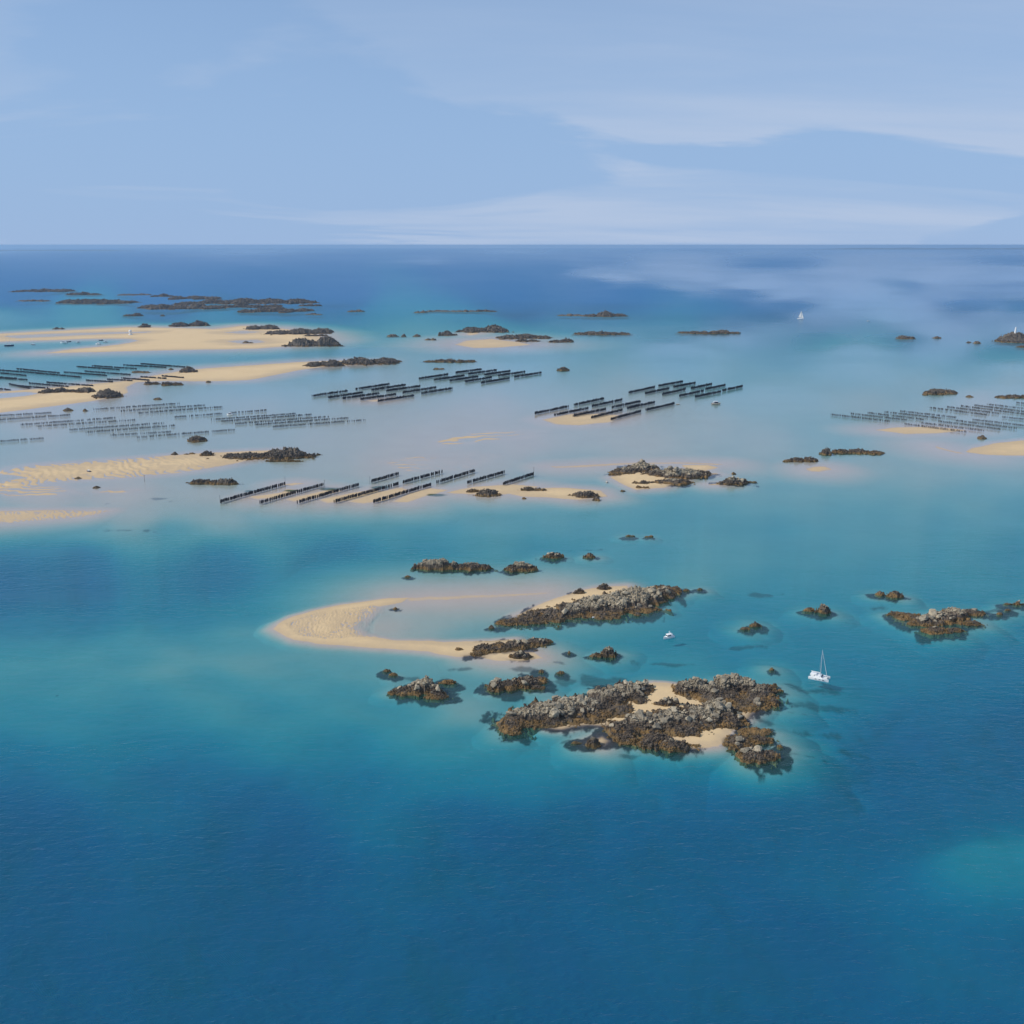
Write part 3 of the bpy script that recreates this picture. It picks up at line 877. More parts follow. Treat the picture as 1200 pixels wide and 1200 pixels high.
# ---------------------------------------------------------------- sea bed and sand as one sheet
rows = np.concatenate([[291.05, 291.3, 291.6, 292, 292.6, 293.4], np.arange(294.5, 340, 1.5), np.arange(340, 630, .8), np.arange(630, 905, 1.0), np.arange(905, 1400, 7.0)])[::-1]
cols = np.concatenate([np.arange(-560, -70, 16.0), np.arange(-70, 1270, 1.3), np.arange(1270, 1780, 16.0)])
UU, VV = np.meshgrid(cols, rows)
GX, GY = ground(UU, VV)
GZ = seabed_height(GX, GY)
weed = np.zeros_like(GX)
nz = fbm(GX / 16, GY / 26, 5, .6)
nz2 = fbm(GX / 60 + 8, GY / 70, 3)
for (cx, cy, rx, ry, hh) in MASS:
    R = 14 + 2.4 * max(rx, ry)
    m = (np.abs(GX - cx) < R) & (np.abs(GY - cy) < R)
    if not m.any():
        continue
    r = np.sqrt(((GX[m] - cx) / (rx + 4)) ** 2 + ((GY[m] - cy) / (ry + 4)) ** 2)
    w = sstep(-.06, .10, nz[m] + .78 - .75 * r + .5 * nz2[m])
    weed[m] = np.maximum(weed[m], w * sstep(2.4, 1.4, r))
weed *= sstep(.25, -.1, GZ)
for (u, v, ru, rv) in [(168, 800, 9, 3), (66, 808, 3, 1.5), (150, 620, 40, 2), (205, 587, 14, 1.6), (190, 584, 16, 1.6), (130, 590, 8, 1.3), (590, 765, 20, 3), (660, 795, 50, 6), (950, 800, 40, 5),
                       (955, 846, 45, 5), (930, 830, 40, 4), (960, 862, 60, 4), (770, 771, 40, 3), (1165, 712, 30, 3), (1000, 724, 20, 2), (945, 820, 50, 4), (480, 791, 30, 4), (900, 690, 30, 3), (600, 735, 50, 4), (650, 775, 28, 3), (700, 790, 40, 5), (620, 783, 28, 3), (900, 842, 26, 3.5), (740, 882, 30, 2.5),
                       (660, 866, 16, 3), (545, 782, 20, 2), (930, 795, 28, 3), (1060, 716, 22, 2), (1030, 706, 22, 2), (870, 750, 30, 2), (690, 640, 24, 1.5), (945, 880, 40, 3)]:
    X, Y = ground(u, v); _, y0 = ground(u, v - rv); _, y1 = ground(u, v + rv)
    r = np.sqrt(((GX - X) / (ru * mpp(v))) ** 2 + ((GY - Y) / (abs(y0 - y1) / 2)) ** 2)
    weed = np.maximum(weed, sstep(-.05, .32, nz + nz2 * .6 + .32 - r * .5) * sstep(1.8, .8, r) * .62)
algae = np.zeros_like(GX)
for (u, v, ru, rv) in [(388, 573, 15, 2), (446, 571, 13, 2.4), (342, 575, 10, 1.2), (292, 575, 6, 1.2), (512, 580, 12, 1.6)]:
    X, Y = ground(u, v); _, y0 = ground(u, v - rv); _, y1 = ground(u, v + rv)
    r = np.sqrt(((GX - X) / (ru * mpp(v))) ** 2 + ((GY - Y) / (abs(y0 - y1) / 2)) ** 2)
    algae = np.maximum(algae, sstep(1.15, .6, r + .5 * nz) * .9)
me = mesh_np('seabed', np.stack([GX.ravel(), GY.ravel(), GZ.ravel()], 1), grid_faces(*GX.shape), M['sand'], True,
             {'weed': weed.ravel(), 'algae': algae.ravel()})
struct(link('seabed', me))

# ---------------------------------------------------------------- the sea surface, with the depth below it and how far the wind ruffles it
# ruffle: 0 glassy .. 1 wind-darkened (photo column, row, value)
RUF = []
for v, pts in {
    293: [(-400, .45), (0, .45), (300, .45), (600, .5), (900, .5), (1200, .45), (1600, .45)],
    302: [(-400, .75), (0, .75), (300, .7), (600, .7), (900, .7), (1200, .65), (1600, .6)],
    307: [(0, .95), (300, .7), (500, .6), (700, .65), (900, .8), (1200, .7)],
    317: [(-300, 1), (0, 1), (300, 1), (500, .95), (640, .8), (700, .45), (800, .35), (900, .55), (1000, .35), (1200, .3), (1500, .3)],
    325: [(0, 1), (300, 1), (600, .95), (720, .35), (820, .3), (900, .3), (1000, .35), (1100, .25), (1200, .3)],
    333: [(0, 1), (300, 1), (600, 1), (700, .8), (800, .45), (880, .25), (1000, .25), (1080, .55), (1200, .6), (1500, .4)],
    345: [(-300, 1), (0, 1), (300, 1), (600, 1), (760, 1), (860, .7), (920, .3), (1000, .25), (1100, .4), (1200, .5)],
    358: [(0, 1), (300, 1), (600, 1), (750, 1), (850, .95), (920, .7), (970, .3), (1050, .3), (1130, .6), (1200, .7), (1500, .5)],
    370: [(0, .7), (200, .9), (400, .95), (600, .95), (800, .9), (900, .75), (960, .4), (1050, .3), (1150, .4), (1200, .45)],
    385: [(-300, .6), (400, .8), (650, .7), (800, .7), (920, .5), (1000, .5), (1100, .3), (1200, .35), (1500, .4)],
    400: [(420, .6), (700, .5), (850, .45), (960, .65), (1040, .6), (1120, .35), (1200, .5)],
    415: [(-300, .6), (0, .6), (200, .5), (420, .4), (600, .35), (800, .3), (1000, .3), (1100, .35), (1180, .7)],
    435: [(0, .5), (400, .15), (600, .15), (800, .15), (1000, .15), (1200, .2)],
    470: [(-300, .1), (0, .1), (300, .1), (600, .1), (900, .1), (1200, .1), (1500, .1)],
    520: [(-300, .1), (0, .15), (300, .12), (600, .08), (900, .1), (1200, .1), (1500, .1)],
    560: [(-300, .1), (0, .1), (300, .15), (600, .12), (900, .15), (1200, .15), (1500, .15)],
    600: [(0, .3), (300, .3), (600, .25), (900, .22), (1200, .25)],
    650: [(-300, .7), (0, .7), (200, .65), (400, .5), (600, .4), (800, .3), (1000, .3), (1200, .35)],
    700: [(0, .65), (200, .55), (400, .45), (500, .15), (600, .3), (800, .45), (1000, .4), (1200, .45)],
    760: [(0, .45), (300, .3), (500, .3), (700, .4), (900, .5), (1200, .6)],
    830: [(0, .5), (300, .45), (540, .35), (950, .55), (1200, .7)],
    900: [(-300, .7), (0, .7), (300, .65), (600, .6), (900, .75), (1200, .75), (1500, .7)],
    1000: [(-300, .8), (0, .8), (600, .8), (1200, .75), (1500, .8)],
    1250: [(-300, .8), (600, .8), (1500, .8)],
}.items():
    RUF += [(u, v, d) for u, d in pts]
rows = np.concatenate([[291.0, 291.3, 291.6, 292, 292.6, 293.2], np.arange(294, 420, .9), np.arange(420, 640, 1.4), np.arange(640, 905, 2.2), np.arange(905, 1400, 9.0)])[::-1]
cols = np.concatenate([np.arange(-560, -70, 16.0), np.arange(-70, 1270, 2.6), np.arange(1270, 1780, 16.0)])
UU, VV = np.meshgrid(cols, rows)
WX, WY = ground(UU, VV)
WZ = seabed_height(WX, WY)
lw = WY / 3000.0
str_ = fbm(WX / (700 * (.4 + lw)), WY / (260 * (.3 + lw) * (1 + lw)), 5, .6)
ruf = blend(RUF, UU + 34 * str_ * np.clip(lw, .4, 1.5), VV + 3.5 * fbm(UU / 160, VV / 6, 4), 3.5, 1.7, 200.0)
ruf = ruf + .34 * fbm(WX / 170 + 9, WY / 30, 4, .6) * sstep(560, 660, VV)
ruf = ruf + (.36 - .20 * sstep(440, 400, VV)) * fbm(WX / (700 * (.3 + lw)) + 40, WY / (220 * (.3 + lw) * (1 + lw)), 5, .6) * sstep(0, .4, ruf)
farw = sstep(440, 400, VV)
ruf = np.clip(ruf * (1 - farw) + farw * (.4 * ruf + .6 * sstep(.30, .80, ruf)), 0.02, 1.0)
me = mesh_np('sea', np.stack([WX.ravel(), WY.ravel(), np.zeros(WX.size)], 1), grid_faces(*WX.shape), M['water'], True,
             {'depth': np.maximum(0, -WZ).ravel(), 'ruffle': ruf.ravel(),
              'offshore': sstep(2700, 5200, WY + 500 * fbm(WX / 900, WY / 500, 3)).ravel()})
struct(link('sea', me))


def bed_at(X, Y):
    return seabed_height(np.array([X], float), np.array([Y], float))[0]


# ---------------------------------------------------------------- stones: a few angular block shapes shared by all
def hull_shape(seed, n=13, flat=.8):
    r = random.Random(seed)
    bm = bmesh.new()
    for i in range(n):
        d = Vector((r.gauss(0, 1), r.gauss(0, 1), r.gauss(0, 1))).normalized()
        mx = max(abs(d.x), abs(d.y), abs(d.z))
        d = d * (.55 + .45 / mx * .75) * r.uniform(.82, 1.05)
        bm.verts.new((d.x, d.y, d.z * flat))
    g = bmesh.ops.convex_hull(bm, input=bm.verts)
    bmesh.ops.delete(bm, geom=[e for e in g['geom_interior'] if isinstance(e, bmesh.types.BMVert)], context='VERTS')
    bmesh.ops.triangulate(bm, faces=bm.faces)
    bm.verts.index_update()
    V = np.array([v.co[:] for v in bm.verts]); T = np.array([[v.index for v in f.verts] for f in bm.faces])
    bm.free()
    return V, T


SHAPES = [hull_shape(50 + i, 12 + i % 4, .75 + .06 * (i % 5)) for i in range(12)]


def boulder_mesh(i, V, T):
    bm = bmesh.new()
    vs_ = [bm.verts.new(v) for v in V]
    for t_ in T:
        bm.faces.new([vs_[k] for k in t_])
    bmesh.ops.recalc_face_normals(bm, faces=bm.faces)
    me = bpy.data.meshes.new('boulder'); bm.to_mesh(me); bm.free()
    me.materials.append(M['boulder'])
    return me


BOULDER = [boulder_mesh(i, *hull_shape(900 + i, 16 + i % 3, .85)) for i in range(10)]


def rot_mats(n, tilt=.5):
    a = rng.uniform(0, 2 * math.pi, n); b = rng.normal(0, tilt, n); c = rng.normal(0, tilt, n)
    R = np.zeros((n, 3, 3))
    ca, sa, cb, sb, cc, sc2 = np.cos(a), np.sin(a), np.cos(b), np.sin(b), np.cos(c), np.sin(c)
    R[:, 0, 0] = ca * cb; R[:, 0, 1] = ca * sb * sc2 - sa * cc; R[:, 0, 2] = ca * sb * cc + sa * sc2
    R[:, 1, 0] = sa * cb; R[:, 1, 1] = sa * sb * sc2 + ca * cc; R[:, 1, 2] = sa * sb * cc - ca * sc2
    R[:, 2, 0] = -sb; R[:, 2, 1] = cb * sc2; R[:, 2, 2] = cb * cc
    return R


def rubble_mesh(name, P, S, mat):
    """P centres, S sizes -> one mesh of angular stones"""
    VV_, FF_ = [], []; off = 0
    R = rot_mats(len(P)); which = rng.integers(0, len(SHAPES), len(P))
    asp = rng.uniform(.7, 1.35, (len(P), 3)); asp[:, 2] *= .85
    for k, (V, T) in enumerate(SHAPES):
        ids = np.where(which == k)[0]
        if not len(ids):
            continue
        A = V[None] * asp[ids][:, None, :] * S[ids][:, None, None]
        A = np.einsum('nij,nvj->nvi', R[ids], A) + P[ids][:, None, :]
        FF_.append((T[None] + (np.arange(len(ids)) * len(V))[:, None, None] + off).reshape(-1, 3))
        VV_.append(A.reshape(-1, 3)); off += A.shape[0] * A.shape[1]
    return mesh_np(name, np.concatenate(VV_), np.concatenate(FF_), mat)


def rock_field(masses, step, seed, rough=1.0, zbase=0.0):
    x0 = min(m[0] - m[2] * 1.7 for m in masses); x1 = max(m[0] + m[2] * 1.7 for m in masses)
    y0 = min(m[1] - m[3] * 1.7 for m in masses); y1 = max(m[1] + m[3] * 1.7 for m in masses)
    nx = int(np.clip((x1 - x0) / step, 14, 230)); ny = int(np.clip((y1 - y0) / (step * 1.5), 12, 190))
    X, Y = np.meshgrid(np.linspace(x0, x1, nx), np.linspace(y0, y1, ny))

    def height(X, Y):
        ox = seed * 13.7
        h = np.full(X.shape, -50.0)
        for (cx, cy, rx, ry, hm) in masses:
            q = max(rx, ry)
            w = fbm(X / (q * .55) + ox, Y / (q * .55) - ox, 4, .6)
            r = np.sqrt(((X - cx) / rx) ** 2 + ((Y - cy) / ry) ** 2) * (1 + .75 * w)
            r = np.maximum(r, 0)
            dome = np.where(r < 1, hm * (1 - r ** 1.7), -(r - 1) * (9.0 + hm * 2.2))
            cr = 1 - np.abs(fbm(X / (q * .30) + ox * 2, Y / (q * .34) + 3, 4, .6)) * 2
            jag = fbm(X / (q * .13) + ox * 3, Y / (q * .15) - 7, 3, .6)
            dome = dome + rough * np.clip(hm * .36, .35, 5.0) * ((cr - .6) + .8 * jag) * sstep(1.2, .6, r)
            h = np.maximum(h, dome)
        d = fbm(X / (step * 3.2) + ox, Y / (step * 3.6), 3, .65)
        return h + zbase + rough * np.clip(step * .9, .3, 3.0) * d * sstep(-1.5, .8, h)
    Z = height(X, Y)
    return X, Y, Z, height


def bedrock_mesh(name, X, Y, Z, mat, cx, cy, cut=-2.2):
    nr, nc = X.shape
    f = grid_faces(nr, nc)
    zf = Z.ravel()
    keep = zf[f].max(1) > cut
    f = f[keep]
    used = np.unique(f)
    idx = np.full(nr * nc, -1); idx[used] = np.arange(len(used))
    V = np.stack([X.ravel()[used] - cx, Y.ravel()[used] - cy, np.maximum(zf[used], cut - 1.5)], 1)
    return mesh_np(name, V, idx[f], mat, False)


def build_islet(name, label, cat, masses, nb, rub, step, seed, mat, group, bmin, bmax):
    cx = sum(m[0] for m in masses) / len(masses); cy = sum(m[1] for m in masses) / len(masses)
    zb = max(0.0, bed_at(cx, cy)) * .5
    X, Y, Z, height = rock_field(masses, step, seed, 1.0 if mat is M['rock'] else 1.5, zb)
    root = empty(name, (cx, cy, 0))
    tag(root, label, cat, group)
    link('bedrock', bedrock_mesh('bedrock', X, Y, Z, mat, cx, cy), root)
    area = sum(math.pi * m[2] * m[3] for m in masses)
    smean = step * .78
    n = int(min(9000, rub * 1.9 * area / (smean * smean * 1.5)))
    if n > 6:
        pick = rng.integers(0, len(masses), n)
        ma = np.array(masses)[pick]
        a = rng.uniform(0, 2 * math.pi, n); rr = np.sqrt(rng.uniform(0, 1, n)) * 1.12
        px = ma[:, 0] + ma[:, 2] * rr * np.cos(a); py = ma[:, 1] + ma[:, 3] * rr * np.sin(a)
        pz = height(px, py)
        ok = (pz > -.9) & (fbm(px / 14 + seed, py / 14, 3) > -.22)
        px, py, pz = px[ok], py[ok], pz[ok]
        S = np.clip(rng.lognormal(math.log(smean * .62), .42, len(px)), smean * .25, smean * 1.7)
        S *= np.where(pz < 1.0, .7, 1.0)
        P = np.stack([px - cx, py - cy, pz + S * .12], 1)
        o = link('rubble', rubble_mesh('rubble', P, S, mat), root)
        struct(o, 'stuff')
    # the larger bare blocks, one by one, on the high ground
    got = 0; tries = 0
    wts = np.array([m[4] ** 2.4 * (m[2] * m[3]) ** .5 for m in masses]); wts /= wts.sum()
    while got < nb and tries < nb * 14:
        tries += 1
        m = masses[int(rng.choice(len(masses), p=wts))]
        a = rng.uniform(0, 2 * math.pi); r = math.sqrt(rng.uniform(0, 1)) * .75
        x, y = m[0] + m[2] * r * math.cos(a), m[1] + m[3] * r * math.sin(a)
        z = float(height(np.array([x]), np.array([y]))[0])
        if z < 1.6 or perlin(np.array([x / 22 + seed]), np.array([y / 22]))[0] < -.18:
            continue
        s = bmin + (bmax - bmin) * rng.uniform() ** 2.2
        o = link('boulder', BOULDER[got % len(BOULDER)], root, (x - cx, y - cy, z + s * .18), (rng.normal(0, .3), rng.normal(0, .3), rng.uniform(0, 6.28)))
        o.scale = (s * rng.uniform(.8, 1.25), s * rng.uniform(.8, 1.25), s * rng.uniform(.7, 1.15))
        got += 1
    return root


for i, (name, label, cat, masses, nb, rub) in enumerate(ISLETS):
    _, vmid = project(0, sum(m[1] for m in masses) / len(masses))
    st = max(.85, mpp(float(vmid)) * 1.4)
    k = 1.0 if i < 10 else 1.5
    build_islet(name, label, cat, masses, nb, rub, st, i + 1, M['rock'], 'rocky islets with boulders', 1.1 * k, 3.3 * k)

for i, (u0, u1, vt, vb, lab, masses) in enumerate(ROCK_SPEC):
    cx = sum(m[0] for m in masses) / len(masses); cy = sum(m[1] for m in masses) / len(masses)
    m_ = mpp(vb)
    w, A = u1 - u0, vb - vt
    zb = max(0.0, bed_at(cx, cy))
    step = max(.5, m_ * (.9 if vb > 450 else .8))
    mat = M['rock'] if vb > 600 else M['far_rock']
    big = w > 13 and A > 3.2
    if big:
        build_islet('rocky_islet', lab, 'rock islet', masses, 0 if (vb < 640 or w < 26) else 4, 1.0, m_ * (1.2 if vb > 500 else .95), 30 + i, mat, 'rocks and reefs showing above the water', 1.2, 2.6)
        continue
    X, Y, Z, _h = rock_field(masses, step, 30 + i, 1.15, zb)
    cut = -2.0 if vb > 600 else -1.6
    o = link('rock', bedrock_mesh('rock', X, Y, Z, mat, cx, cy, cut + zb), None, (cx, cy, 0))
    tag(o, lab, 'rock', 'rocks and reefs showing above the water')

# ---------------------------------------------------------------- mussel stakes
def stake_shape(sides=6, h0=-1.0, h1=.8, h2=4.6, r0=.2, r1=.62):
    V, Fq, mi = [], [], []
    rings = [(h0, r0, 0), (h1, r0, 0), (h1 + .15, r1 * .8, 1), ((h1 + h2) / 2, r1, 1), (h2 - .2, r1 * .75, 1), (h2, r1 * .3, 1)]
    for z, r, _ in rings:
        for k in range(sides):
            a = 2 * math.pi * k / sides
            V.append((r * math.cos(a), r * math.sin(a), z))
    for j in range(len(rings) - 1):
        for k in range(sides):
            k2 = (k + 1) % sides
            Fq.append((j * sides + k, j * sides + k2, (j + 1) * sides + k2, (j + 1) * sides + k))
            mi.append(rings[j + 1][2])
    return np.array(V, float), np.array(Fq), np.array(mi)


SV, SF, SM = stake_shape(6)
SV4, SF4, SM4 = stake_shape(4)
STAKE_MESHES = []
for k in range(5):
    V = SV.copy(); r = rng.uniform(.8, 1.2, (len(V), 1)); V[:, :2] *= r; V[:, 2] *= rng.uniform(.93, 1.05)
    STAKE_MESHES.append(mesh_np('stake', V, SF, mat_idx=SM, mats=[M['wood'], M['mussel']]))

CLUSTERS = [
    # place, tier, density, rows (left end column,row - right end column,row)
    ('nearest stake field', 'front', 1.0, [(258, 590, 334, 569), (305, 591, 378, 570), (348, 591, 420, 570), (392, 590, 467, 569), (438, 590, 505, 570)]),
    ('nearest stake field', 'back', 1.0, [(435, 566, 467, 557), (472, 567, 518, 554.5), (512, 567, 556, 553.5), (548, 567.5, 591, 555), (590, 569, 625, 557)]),
    ('western middle stake cluster', 'front', .9, [(366, 465.5, 407, 459.5), (385, 467.5, 425, 461.5), (402, 468.5, 444, 462.5), (423, 469.5, 464, 463.5), (443, 471.5, 485, 465)]),
    ('western middle stake cluster', 'back', .85, [(417, 457.5, 456, 451.5), (436, 458.5, 475, 452.5), (453, 459.5, 492, 454), (472, 461.5, 511, 455.5), (494, 462.5, 530, 456.5)]),
    ('farther middle stake cluster', 'front', .9, [(491, 445, 525, 440), (509, 446.5, 544, 441.5), (527, 447.5, 560, 442.5), (545, 448.5, 576, 443.5), (564, 450, 597, 444.5)]),
    ('farther middle stake cluster', 'back', .9, [(534, 438, 564, 434), (549, 439.5, 582, 435), (568, 440.5, 598, 436), (584, 441.5, 615, 437), (603, 443, 634, 438)]),
    ('eastern middle stake cluster', 'front', .95, [(627, 486, 666, 478), (650, 488, 689, 480), (672, 489, 710, 481), (693, 491, 729, 482), (716, 493, 751, 483.5)]),
    ('eastern middle stake cluster', 'second', .9, [(673, 476, 708, 468.5), (694, 477.5, 729, 470), (717, 479, 750, 472), (735, 480, 767, 473), (757, 482, 790, 474.5)]),
    ('eastern middle stake cluster', 'third', .9, [(737, 461.5, 767, 455), (756, 462.5, 784, 456.5), (776, 463.5, 803, 457.5), (796, 465.5, 824, 459.5), (815, 466.5, 844, 460.5)]),
    ('eastern middle stake cluster', 'back', .9, [(772, 453.5, 800, 448.5), (789, 455, 815, 450), (810, 456.5, 834, 451.5), (827, 457.5, 850, 452.5), (847, 459, 870, 454)]),
    ('right-edge stake field', 'middle', .75, [(974, 487, 1042, 495), (997, 486, 1062, 493.5), (1017, 485, 1082, 493), (1037, 484, 1102, 491.5), (1055, 483, 1120, 490.5)]),
    ('right-edge stake field', 'front', .75, [(1060, 498, 1132, 507.5), (1080, 497, 1152, 506), (1100, 495, 1172, 504.5), (1120, 494, 1191, 503.5), (1140, 493, 1215, 502)]),
    ('right-edge stake field', 'back', .7, [(1090, 479, 1156, 487.5), (1110, 478, 1170, 486), (1126, 477, 1200, 486.5), (1142, 476, 1208, 485), (1157, 475, 1225, 483), (1175, 490, 1240, 497), (1191, 473, 1240, 478)]),
    ('upper-left stake field', 'back', .7, [(90, 430.5, 140, 434), (108, 429.5, 160, 433), (145, 428.5, 195, 431.5), (165, 427, 217, 431)]),
    ('upper-left stake field', 'middle', .7, [(-25, 441, 20, 444.5), (-10, 434, 45, 438), (0, 438, 31, 441), (20, 433, 70, 438), (42, 438, 95, 443), (75, 437, 125, 441), (100, 436, 153, 440)]),
    ('upper-left stake field', 'front', .85, [(-20, 454.5, 12, 458), (-5, 443.5, 32, 446), (11, 451, 35, 456), (20, 453, 56, 456), (34, 450, 80, 454), (55, 449, 109, 453), (101, 446.5, 132, 448.5), (126, 445.5, 155, 447), (143, 444, 175, 446.5), (165, 442.5, 195, 444.5), (190, 441.5, 215, 443.5)]),
    ('left-edge stake rows on sand', 'back', .85, [(-15, 489, 60, 485), (-10, 494, 82, 487.5)]),
    ('left-edge stake rows on sand', 'front', .4, [(25, 499, 135, 491), (45, 501, 158, 493.5)]),
    ('left stake field in the shallows', 'back', .5, [(110, 481, 210, 474), (142, 483, 240, 476), (163, 485.5, 260, 478)]),
    ('left stake field in the shallows', 'middle', .75, [(82, 505, 192, 497), (101, 508, 205, 500)]),
    ('left stake field in the shallows', 'front', .6, [(-10, 519.5, 51, 515), (130, 511.5, 200, 507.5), (161, 514, 275, 505)]),
    ('stake field right of the workboat', 'back', .3, [(205, 490, 260, 486), (270, 485, 312, 482)]),
    ('stake field right of the workboat', 'front', .7, [(248, 493, 346, 486), (260, 495, 365, 487), (276, 498, 385, 489.5), (300, 499, 408, 491), (320, 501.5, 428, 493.5)]),
]
ORD = ['first', 'second', 'third', 'fourth', 'fifth', 'sixth', 'seventh', 'eighth', 'ninth', 'tenth', 'eleventh', 'twelfth']
for ci, (place, tier, dens, rws) in enumerate(CLUSTERS):
    for ri, (u0, v0, u1, v1) in enumerate(rws):
        a, b = at(u0, v0), at(u1, v1)
        L = (b - a).length
        near = ci < 2
        faint = ('left' in place or 'workboat' in place or 'right-edge' in place)
        sp = 1.3 if near else max(1.3, mpp((v0 + v1) / 2) * (.5 if faint else .72))
        n = max(8, int(L / sp))
        dirv = (b - a) / L; nrm = Vector((-dirv.y, dirv.x, 0))
        t = (np.arange(n) + rng.uniform(-.2, .2, n)) / (n - 1) * L
        gap = perlin(np.arange(n) * .37 + ci * 7.1, np.full(n, ri * 3.3 + .5))
        keep = (rng.uniform(0, 1, n) < .62 + .36 * dens) & (gap > -.5 - .5 * dens)
        keep[0] = keep[-1] = True
        t = t[keep]
        side = rng.normal(0, .35, len(t))
        px = a.x + dirv.x * t + nrm.x * side; py = a.y + dirv.y * t + nrm.y * side
        mid = (a + b) / 2
        bed = seabed_height(px, py)
        if len(rws) > 1:
            lab = 'mussel stake row, %s from west, %s rank of the %s' % (ORD[ri], tier, place)
        else:
            lab = 'mussel stake row forming the %s rank of the %s' % (tier, place)
        hs = rng.uniform(.9, 1.06, len(t)) * (1.0 if near else .78 if ('left' in place or 'workboat' in place or 'right-edge' in place) else 1.1)
        if near:
            root = empty('mussel_stake_row', (mid.x, mid.y, 0))
            tag(root, lab, 'stake row', 'rows of mussel stakes')
            for k in range(len(t)):
                o = link('stake', STAKE_MESHES[k % 5], root, (px[k] - mid.x, py[k] - mid.y, min(0.0, bed[k]) * .4 + .1), (rng.normal(0, .035), rng.normal(0, .035), rng.uniform(0, 6.28)))
                o.scale = (1, 1, hs[k])
        else:
            wd = mpp((v0 + v1) / 2) * (.62 if faint and 'upper' not in place else .80)
            V = SV4[None] * np.stack([np.full(len(t), wd), np.full(len(t), wd), hs], 1)[:, None, :] * rng.uniform(.85, 1.12, (len(t), 1, 1))
            V = V + np.stack([px - mid.x, py - mid.y, np.full(len(t), .1)], 1)[:, None, :]
            Fq = (SF4[None] + (np.arange(len(t)) * len(SV4))[:, None, None]).reshape(-1, 4)
            o = link('mussel_stake_row', None, None, (mid.x, mid.y, 0))
            tag(o, lab, 'stake row', 'rows of mussel stakes')
            st = link('stakes', mesh_np('stakes', V.reshape(-1, 3), Fq, mat_idx=np.tile(SM4, len(t)), mats=[M['wood'], M['grown'] if faint and 'upper' not in place else M['mussel']]), o)
            struct(st, 'stuff')


# ---------------------------------------------------------------- boats, beacon, marks
def bm_obj(name, bm, mat, parent=None, loc=None, smooth=False):
    bmesh.ops.recalc_face_normals(bm, faces=bm.faces)
    me = bpy.data.meshes.new(name); bm.to_mesh(me); bm.free()
    for p in me.polygons:
        p.use_smooth = smooth
    me.materials.append(mat)
    return link(name, me, parent, loc)


def loft(bm, sections, cap=True):
    rings = [[bm.verts.new(p) for p in s] for s in sections]
    for r0, r1 in zip(rings, rings[1:]):
        n = len(r0)
        for k in range(n):
            bm.faces.new((r0[k], r0[(k + 1) % n], r1[(k + 1) % n], r1[k]))
    if cap:
        bm.faces.new(rings[0]); bm.faces.new(list(reversed(rings[-1])))


def tube(bm, p0, p1, r0, r1=None, n=6):
    p0, p1 = Vector(p0), Vector(p1); r1 = r0 if r1 is None else r1
    d = (p1 - p0).normalized()
    a = d.orthogonal().normalized(); b = d.cross(a)
    loft(bm, [[p + (a * math.cos(2 * math.pi * k / n) + b * math.sin(2 * math.pi * k / n)) * r for k in range(n)] for p, r in ((p0, r0), (p1, r1))])


def block(bm, x0, x1, y0, y1, z0, z1, taper=0.0, rake=0.0):
    t = taper
    loft(bm, [[(x0, y0, z0), (x1, y0, z0), (x1, y1, z0), (x0, y1, z0)],
              [(x0 + t, y0 + t, z1), (x1 - t - rake, y0 + t, z1), (x1 - t - rake, y1 - t, z1), (x0 + t, y1 - t, z1)]])


def hull_sections(L, B, free, draft, bow=.25, y0=0.0, full=1.0):
    """sections from stern (-L/2) to bow (+L/2)"""
    out = []
    for s in (0, .12, .3, .5, .68, .82, .92, .98, 1.0):
        x = -L / 2 + L * s
        w = B / 2 * (full * min(1, .82 + .5 * s) if s < .45 else max(.02, 1 - ((s - .45) / .55) ** 2.2))
        fr = free * (1 + bow * s * s * 2)
        kz = -draft * (1 - .8 * s ** 4)
        out.append([(x, y0 - w, fr), (x, y0 - w * .92, fr * .35), (x, y0 - w * .5, kz * .7), (x, y0, kz), (x, y0 + w * .5, kz * .7), (x, y0 + w * .92, fr * .35), (x, y0 + w, fr)])
    return out


